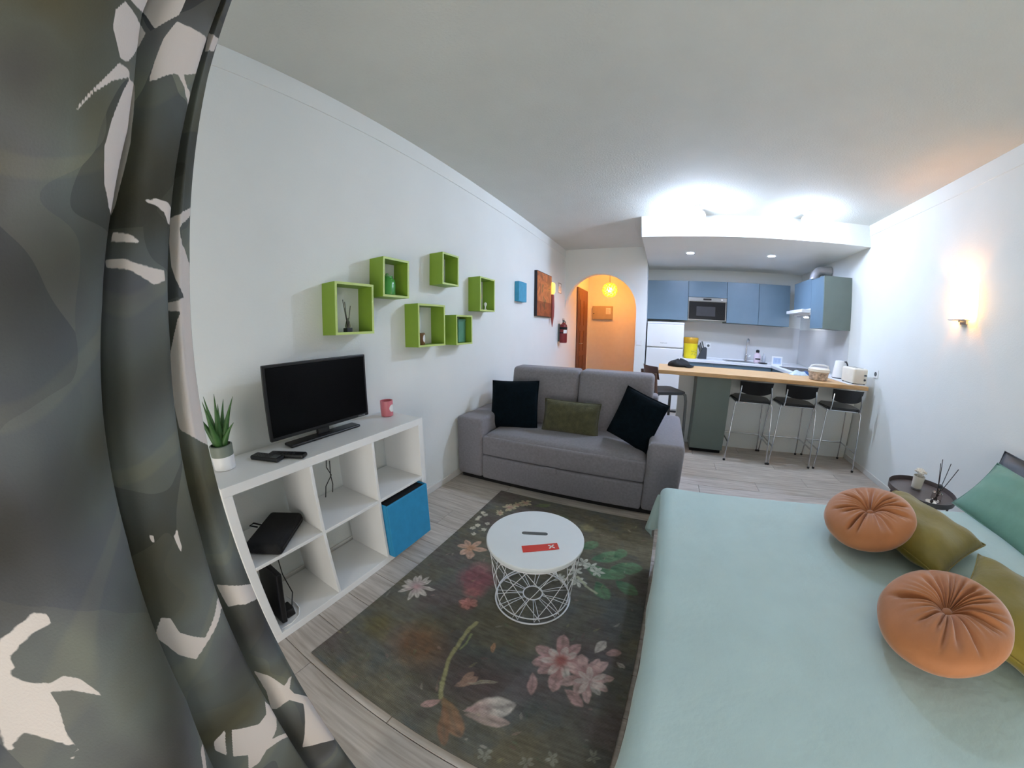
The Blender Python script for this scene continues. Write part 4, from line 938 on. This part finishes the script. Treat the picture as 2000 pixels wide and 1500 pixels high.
for lab, x, y, watt, ax in (('left bright spot lamp on the ceiling in front of the kitchen soffit', 1.945, 3.06, KITCHEN_LAMP, (-.42, -.80, -.42)), ('right bright spot lamp on the ceiling in front of the kitchen soffit', 3.09, 3.10, KITCHEN_LAMP_RIGHT, (-.05, -.85, -.50))):
    t = thing('ceiling_lamp', lab, 'lamp', (x, y, H), 0, 'bright lamps before the soffit')
    b = NB(); lathe(b, [(.050, -.020), (.055, -.016), (.055, -.0005)], 40, capb=True); add('mount', b, m_white, t, 40)
    b = NB(); tube(b, [(0, 0, -.018), (0, 0, -.050)], .009, 10); add('stem', b, m_white, t, True)
    R = orient(ax, (0, 0, 1)); c = Vector((0, 0, -.105))
    b = NB(); lathe(b, [(.012, -.074), (.036, -.070), (.052, -.054), (.050, -.054), (.034, -.066), (.001, -.068)], 36, capb=True, capt=False)  # cup added behind the bulb to hold its light back from the soffit
    for v in b.verts: v.co = R @ v.co + c
    add('light_shield', b, m_white, t, True)
    b = NB(); ball(b, c, .056, 3); add('bulb', b, EM('cool_lamp', (208, 226, 255), watt), t, 'all')
for lab, x, y in (('left recessed downlight in the kitchen soffit', 1.934, 4.16), ('right recessed downlight in the kitchen soffit', 3.023, 4.175)):
    t = thing('downlight', lab, 'lamp', (x, y, 2.36), 0, 'recessed lamps in the soffit')
    b = NB(); lathe(b, [(.048, -.006), (.062, -.004), (.064, -.0005), (.048, -.0005)], 36, capb=False, capt=False); add('rim', b, m_white, t, True)
    b = NB(); lathe(b, [(.047, -.005), (.047, -.001)], 36); add('lens', b, EM('downlight_lens', (196, 214, 255), DOWNLIGHT), t)

# ================================================================== CURTAIN BESIDE THE CAMERA
# white ground showing between the printed leaves: outlines on the cloth, (fold position, height)
PATCHES = [
    [(3.55, 1.752), (3.31, 1.748), (2.74, 1.746), (1.45, 1.764), (0.96, 1.774), (0.9, 1.77), (1.11, 1.754), (1.16, 1.742), (1.56, 1.732), (3.12, 1.714), (3.37, 1.714)],
    [(3.61, 1.45), (1.79, 1.464), (0.9, 1.478), (0.94, 1.466), (1.77, 1.448), (3.03, 1.436), (2.79, 1.422), (2.25, 1.42), (2.16, 1.416), (1.75, 1.412), (1.26, 1.396), (1.04, 1.394), (0.9, 1.384), (0.9, 1.274), (1.02, 1.266), (0.9, 1.258), (0.9, 1.25), (1.01, 1.248), (0.9, 1.232), (0.9, 1.22), (1.73, 1.224), (3.56, 1.228), (4.45, 1.234), (3.82, 1.236), (3.65, 1.27), (3.41, 1.294), (3.16, 1.314), (2.83, 1.324), (3.75, 1.326), (3.73, 1.336), (1.77, 1.344), (1.91, 1.348), (2.91, 1.356), (3.21, 1.366), (3.45, 1.384), (3.6, 1.416)],
    [(3.77, 1.232), (1.57, 1.226), (1.22, 1.224), (0.91, 1.216), (0.9, 1.134), (0.9, 1.122), (0.9, 1.126), (2.07, 1.144), (2.99, 1.154), (3.48, 1.164), (3.57, 1.168)],
    [(3.6, 0.912), (1.88, 0.884), (0.96, 0.864), (0.91, 0.862), (0.9, 0.828), (2.1, 0.85), (2.6, 0.854), (3.08, 0.862), (3.48, 0.864)],
    [(3.62, 0.702), (3.19, 0.674), (2.74, 0.624), (2.19, 0.63), (1.5, 0.622), (1.8, 0.624), (2.17, 0.62), (2.54, 0.606), (2.42, 0.582), (1.53, 0.532), (0.9, 0.502), (0.9, 0.29), (1.55, 0.308), (2.39, 0.35), (2.71, 0.366), (3.48, 0.396), (3.01, 0.456), (2.24, 0.532), (2.89, 0.578), (3.16, 0.578), (3.55, 0.57), (3.73, 0.578), (3.56, 0.634)],
    [(9.04, 1.716), (9, 1.644), (9.03, 1.632), (9.12, 1.63), (8.62, 1.632), (8.46, 1.63), (8.31, 1.634), (7.96, 1.652), (7.75, 1.67), (8.52, 1.698), (8.68, 1.702), (9.02, 1.704)],
    [(9.04, 1.724), (9.06, 1.716), (8.71, 1.716), (8.51, 1.712), (7.93, 1.696), (7.5, 1.68), (6.86, 1.714), (6.85, 1.724), (6.84, 1.748), (7.28, 1.738), (8.05, 1.73), (8.67, 1.734), (8.96, 1.732), (9.07, 1.728), (9.03, 1.728)],
    [(6.86, 1.702), (7.1, 1.668), (7.43, 1.602), (7.13, 1.606), (6.45, 1.626), (4.91, 1.652), (4.94, 1.684), (4.89, 1.69), (4.94, 1.706), (4.88, 1.712), (6, 1.71)],
    [(6.32, 1.63), (5.71, 1.618), (5.49, 1.608), (4.87, 1.598), (4.86, 1.614), (5.52, 1.62), (6, 1.634)],
    [(8.34, 1.604), (8.07, 1.596), (7.99, 1.558), (8.02, 1.486), (8.17, 1.444), (8.31, 1.432), (8.72, 1.456), (9.12, 1.46), (9, 1.464), (9.09, 1.468), (9.05, 1.472), (9.02, 1.54), (9.05, 1.562), (9, 1.574), (9.09, 1.576), (8.67, 1.588)],
    [(7, 1.448), (6.13, 1.458), (5.5, 1.458), (4.86, 1.452), (4.95, 1.444), (4.87, 1.442), (4.94, 1.434), (4.89, 1.432), (5.24, 1.432), (5.59, 1.444), (5.98, 1.448), (6.25, 1.45)],
    [(8.08, 1.412), (7.34, 1.41), (6.73, 1.402), (6.96, 1.4), (8.14, 1.402)],
    [(8.31, 1.382), (7.47, 1.382), (6.79, 1.376), (5.38, 1.372), (5.29, 1.36), (6.03, 1.354), (7.22, 1.37), (8.07, 1.372), (8.22, 1.374)],
    [(7.69, 0.944), (7.41, 0.938), (7.3, 0.91), (6.62, 0.876), (5.47, 0.912), (5.31, 0.914), (4.82, 0.91), (4.99, 0.918), (4.95, 0.912), (4.99, 0.898), (4.76, 0.888), (5.33, 0.894), (5.48, 0.892), (7.15, 0.854), (7.58, 0.876), (7.85, 0.9), (8.2, 0.92)],
    [(5.57, 0.662), (5.46, 0.652), (4.8, 0.626), (4.97, 0.624), (4.95, 0.59), (5.37, 0.594), (5.61, 0.592), (5.93, 0.578), (6.29, 0.57), (5.82, 0.55), (4.96, 0.528), (4.98, 0.512), (5.81, 0.534), (6.55, 0.562), (6.88, 0.554), (7.1, 0.56), (7.23, 0.562), (6.99, 0.596), (7.33, 0.624), (6.98, 0.68), (6.35, 0.634), (5.97, 0.636), (5.77, 0.652)],
    [(7.14, 0.692), (7.55, 0.686), (7.61, 0.668), (7.53, 0.654), (7.44, 0.638)],
    [(6.37, 1.052), (6.38, 1.024), (6.47, 1.02), (6.55, 1.044)],
    [(7.33, 1.062), (7.18, 1.058), (7.19, 1.054), (7.19, 1.048), (7.3, 1.052)],
    [(7.88, 0.702), (7.99, 0.668), (8.34, 0.636), (8.59, 0.636), (8.26, 0.66)],
    [(11.1, 1.65), (11.34, 1.63), (11.31, 1.608), (10.94, 1.582), (10.64, 1.586), (9.98, 1.624), (9.99, 1.652), (10.32, 1.648)],
    [(10.99, 1.66), (10.94, 1.658), (10.43, 1.662), (9.96, 1.672), (10.02, 1.664), (10, 1.652), (9.93, 1.678), (9.94, 1.7), (9.94, 1.724), (9.93, 1.7)],
    [(10.96, 1.576), (10.59, 1.578), (10.38, 1.574), (11.06, 1.552), (11.48, 1.528), (11.62, 1.514), (11.73, 1.5), (11.72, 1.508), (11.59, 1.524)],
    [(10.42, 1.57), (9.99, 1.574), (9.94, 1.572), (9.98, 1.536), (9.94, 1.534), (9.97, 1.524), (9.91, 1.52), (9.94, 1.444), (9.9, 1.44), (9.91, 1.428), (9.97, 1.424), (9.92, 1.422), (10.23, 1.426), (10.61, 1.446), (10.86, 1.482), (10.83, 1.52), (10.61, 1.552)],
    [(13.7, 1.066), (13.03, 1.076), (12.93, 1.076), (12.75, 1.07), (12.74, 1.062), (12.8, 1.06), (13.05, 1.06), (13.34, 1.056), (13.64, 1.048), (13.61, 1.038), (13.79, 1.034), (13.54, 1.016), (13.23, 1.006), (12.98, 1.006), (12.74, 0.994), (12.48, 0.96), (12.99, 0.988), (13.33, 0.998), (13.34, 0.98), (13.49, 0.95), (13.5, 0.926), (14.02, 0.974), (14.22, 0.972), (14.34, 0.964), (14.29, 0.994)],
    [(13.5, 0.926), (13.48, 0.924), (13.75, 0.914), (13.74, 0.918)],
    [(10.19, 0.75), (10.38, 0.748), (10.95, 0.726), (11.12, 0.738), (10.78, 0.758), (10.58, 0.758)],
]
def curtain_surface(S, Zs):
    a1 = np.interp(Zs, [0, 1.4, 1.7, 2.5], [-77.2, -77.9, -79.0, -79.6])
    a2 = np.interp(Zs, [0, .3, .64, .9, 1.02, 1.287, 2.5], [-90, -88, -85.4, -83.8, -82.6, -81, -80.6])
    a3 = np.interp(Zs, [0, .67, .83, .95, 1.08, 1.22, 1.33, 1.44, 1.52, 1.58, 1.67, 2.5], [-112, -103, -97.6, -95.4, -93, -91.3, -89.8, -88.9, -88.5, -89.3, -91.5, -93])
    K = np.empty((len(Zs), 18, 2)); o = np.ones_like(Zs)
    pts = [(a1 - .2, .605 * o), (a1, .578 * o), (a1 - 1.0, .553 * o), (.5 * a1 + .5 * a2, .542 * o), (a2 - .6, .548 * o), (a2, .515 * o), (a2 - 1.8, .50 * o), (.45 * a2 + .55 * a3, .485 * o), (a3 + .8, .49 * o), (a3 - 1.2, .50 * o),
           (a3, .455 * o), (a3 - 3, .425 * o), (a3 - 9, .405 * o), (a3 - 16, .41 * o), (a3 - 24, .43 * o), (a3 - 34, .47 * o), (a3 - 44, .55 * o), (a3 - 48, .66 * o)]
    for i, (a, d) in enumerate(pts):
        t = np.radians(a); K[:, i, 0] = 1.573 + d * np.sin(t); K[:, i, 1] = -.526 + d * np.cos(t)
    out = np.empty((len(Zs), len(S), 3))
    for j, s in enumerate(S):
        i = min(int(s), 16); f = s - i; p0 = K[:, max(i - 1, 0)]; p1 = K[:, i]; p2 = K[:, i + 1]; p3 = K[:, min(i + 2, 17)]
        out[:, j, :2] = .5 * (2 * p1 + (p2 - p0) * f + (2 * p0 - 5 * p1 + 4 * p2 - p3) * f * f + (3 * p1 - p0 - 3 * p2 + p3) * f ** 3); out[:, j, 2] = Zs
    return out
FOLD = np.concatenate([np.linspace(0, 1, 6)[:-1], np.linspace(1, 13.5, 340)[:-1], np.linspace(13.5, 17, 40)])
NS, NZ = len(FOLD), 560
rc = random.Random(21)
for k in range(34):                                  # the print goes on round the back folds and above
    s0, z0 = (rc.uniform(15.0, 16.8), rc.uniform(.1, 2.45)) if k < 16 else (rc.uniform(1, 13), rc.uniform(2.1, 2.5))
    sl, hl, tilt = rc.uniform(.25, .8), rc.uniform(.05, .16), rc.uniform(-.08, .08)
    PATCHES.append([(s0 + sl * math.cos(q * .628) * (1 if q % 2 else .55), z0 + hl * math.sin(q * .628) * (1 if q % 2 else .6) + tilt * math.cos(q * .628)) for q in range(10)])
ZR = np.linspace(.02, 2.52, NZ); bits = np.zeros((NZ, NS)); dz_ = ZR[1] - ZR[0]
for pl_ in PATCHES:
    q = np.array(pl_); j0, j1 = np.searchsorted(FOLD, [q[:, 0].min() - .1, q[:, 0].max() + .1]); i0, i1 = np.searchsorted(ZR, [q[:, 1].min() - .02, q[:, 1].max() + .02])
    if j1 <= j0 or i1 <= i0: continue
    cov = np.zeros((i1 - i0, j1 - j0))
    for oz in (-.42, -.25, -.08, .08, .25, .42):
        for os_ in (-.012, .012):
            SS, ZZ = np.meshgrid(FOLD[j0:j1] + os_, ZR[i0:i1] + oz * dz_); ins = np.zeros(SS.shape, bool)
            for (xa, za), (xb, zb) in zip(q, np.roll(q, -1, 0)):
                if za != zb: ins ^= ((za > ZZ) != (zb > ZZ)) & (SS < (xb - xa) * (ZZ - za) / (zb - za) + xa)
            cov += ins / 12
    bits[i0:i1, j0:j1] = np.maximum(bits[i0:i1, j0:j1], cov)
G_ = curtain_surface(FOLD, np.linspace(.02, 2.52, NZ))
m_cur = bpy.data.materials.new('leaf_print_curtain'); m_cur.use_nodes = True
nt = m_cur.node_tree; n = nt.nodes; l = nt.links; bs = n['Principled BSDF']; bs.inputs['Roughness'].default_value = .95; bs.inputs['Specular IOR Level'].default_value = .1
va_ = n.new('ShaderNodeVertexColor'); va_.layer_name = 'print'
tcn = n.new('ShaderNodeTexCoord')
nz = n.new('ShaderNodeTexNoise'); nz.inputs['Scale'].default_value = 3.4; nz.inputs['Detail'].default_value = 3; l.new(tcn.outputs['Object'], nz.inputs['Vector'])
lr = n.new('ShaderNodeValToRGB'); e = lr.color_ramp.elements
e[0].position = .30; e[0].color = RGB(74, 71, 62); e[1].position = .78; e[1].color = RGB(134, 136, 106)
x_ = e.new(.46); x_.color = RGB(98, 99, 101); x_ = e.new(.56); x_.color = RGB(108, 112, 108); x_ = e.new(.66); x_.color = RGB(104, 103, 90)
l.new(nz.outputs['Fac'], lr.inputs['Fac'])
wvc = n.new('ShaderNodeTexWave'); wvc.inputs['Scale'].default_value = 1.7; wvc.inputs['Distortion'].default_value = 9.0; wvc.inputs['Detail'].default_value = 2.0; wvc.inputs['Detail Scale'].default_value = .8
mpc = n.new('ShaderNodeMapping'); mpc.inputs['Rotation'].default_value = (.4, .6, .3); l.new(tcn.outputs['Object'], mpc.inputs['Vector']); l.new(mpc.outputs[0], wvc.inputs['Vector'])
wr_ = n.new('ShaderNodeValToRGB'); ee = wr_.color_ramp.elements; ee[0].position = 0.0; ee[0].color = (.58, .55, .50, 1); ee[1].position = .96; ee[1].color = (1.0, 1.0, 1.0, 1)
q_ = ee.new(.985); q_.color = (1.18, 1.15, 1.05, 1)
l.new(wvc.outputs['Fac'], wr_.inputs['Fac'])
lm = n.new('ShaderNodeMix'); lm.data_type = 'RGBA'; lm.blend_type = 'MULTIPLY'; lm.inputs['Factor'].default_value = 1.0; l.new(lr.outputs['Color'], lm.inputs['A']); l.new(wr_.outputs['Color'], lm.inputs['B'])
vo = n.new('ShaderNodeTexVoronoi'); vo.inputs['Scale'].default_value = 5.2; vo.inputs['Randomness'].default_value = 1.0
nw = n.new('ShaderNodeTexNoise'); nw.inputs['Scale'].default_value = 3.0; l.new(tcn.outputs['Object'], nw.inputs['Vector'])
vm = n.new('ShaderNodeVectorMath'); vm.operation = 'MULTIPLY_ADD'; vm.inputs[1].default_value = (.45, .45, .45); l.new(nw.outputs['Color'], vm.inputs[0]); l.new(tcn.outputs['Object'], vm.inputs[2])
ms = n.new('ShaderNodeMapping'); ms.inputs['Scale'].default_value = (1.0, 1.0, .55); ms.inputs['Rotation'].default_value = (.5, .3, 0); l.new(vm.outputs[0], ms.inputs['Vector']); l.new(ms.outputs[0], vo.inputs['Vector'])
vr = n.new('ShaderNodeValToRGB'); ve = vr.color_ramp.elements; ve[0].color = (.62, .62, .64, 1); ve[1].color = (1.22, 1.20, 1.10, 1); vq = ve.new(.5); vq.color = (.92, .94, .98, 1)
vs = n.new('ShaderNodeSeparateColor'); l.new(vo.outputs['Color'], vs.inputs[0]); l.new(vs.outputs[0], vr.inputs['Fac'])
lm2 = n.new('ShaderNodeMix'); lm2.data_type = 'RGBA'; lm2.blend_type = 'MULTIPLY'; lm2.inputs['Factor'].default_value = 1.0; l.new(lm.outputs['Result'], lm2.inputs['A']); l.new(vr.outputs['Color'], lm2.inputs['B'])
st_ = n.new('ShaderNodeMapRange'); st_.inputs['From Min'].default_value = .38; st_.inputs['From Max'].default_value = .62; l.new(va_.outputs['Color'], st_.inputs['Value'])
mx = n.new('ShaderNodeMix'); mx.data_type = 'RGBA'; l.new(st_.outputs[0], mx.inputs['Factor']); l.new(lm2.outputs['Result'], mx.inputs['A']); mx.inputs['B'].default_value = RGB(214, 204, 196); l.new(mx.outputs['Result'], bs.inputs['Base Color'])
n2 = n.new('ShaderNodeTexNoise'); n2.inputs['Scale'].default_value = 380; l.new(tcn.outputs['Object'], n2.inputs['Vector'])
bu = n.new('ShaderNodeBump'); bu.inputs['Strength'].default_value = .15; bu.inputs['Distance'].default_value = .002; l.new(n2.outputs['Fac'], bu.inputs['Height']); l.new(bu.outputs['Normal'], bs.inputs['Normal'])
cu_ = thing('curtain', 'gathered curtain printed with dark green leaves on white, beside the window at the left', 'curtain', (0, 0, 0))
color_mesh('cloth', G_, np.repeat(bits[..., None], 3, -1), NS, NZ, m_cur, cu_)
top = G_[-1, ::16]
b = NB(); tube(b, [(p[0], p[1], 2.535) for p in top], .006, 8); add('gather_tape', b, m_white, cu_, True)
rl = NB(); xs0 = top[:, 0].mean(); box(rl, (xs0 - .02, float(top[:, 1].min()) - .05, 2.545), (xs0 + .02, float(top[:, 1].max()) + .05, H - .0005), .003); rail = thing('curtain_rail', 'white ceiling rail above the leaf print curtain', 'rail', (0, 0, 0)); add('track', rl, m_whitem, rail)
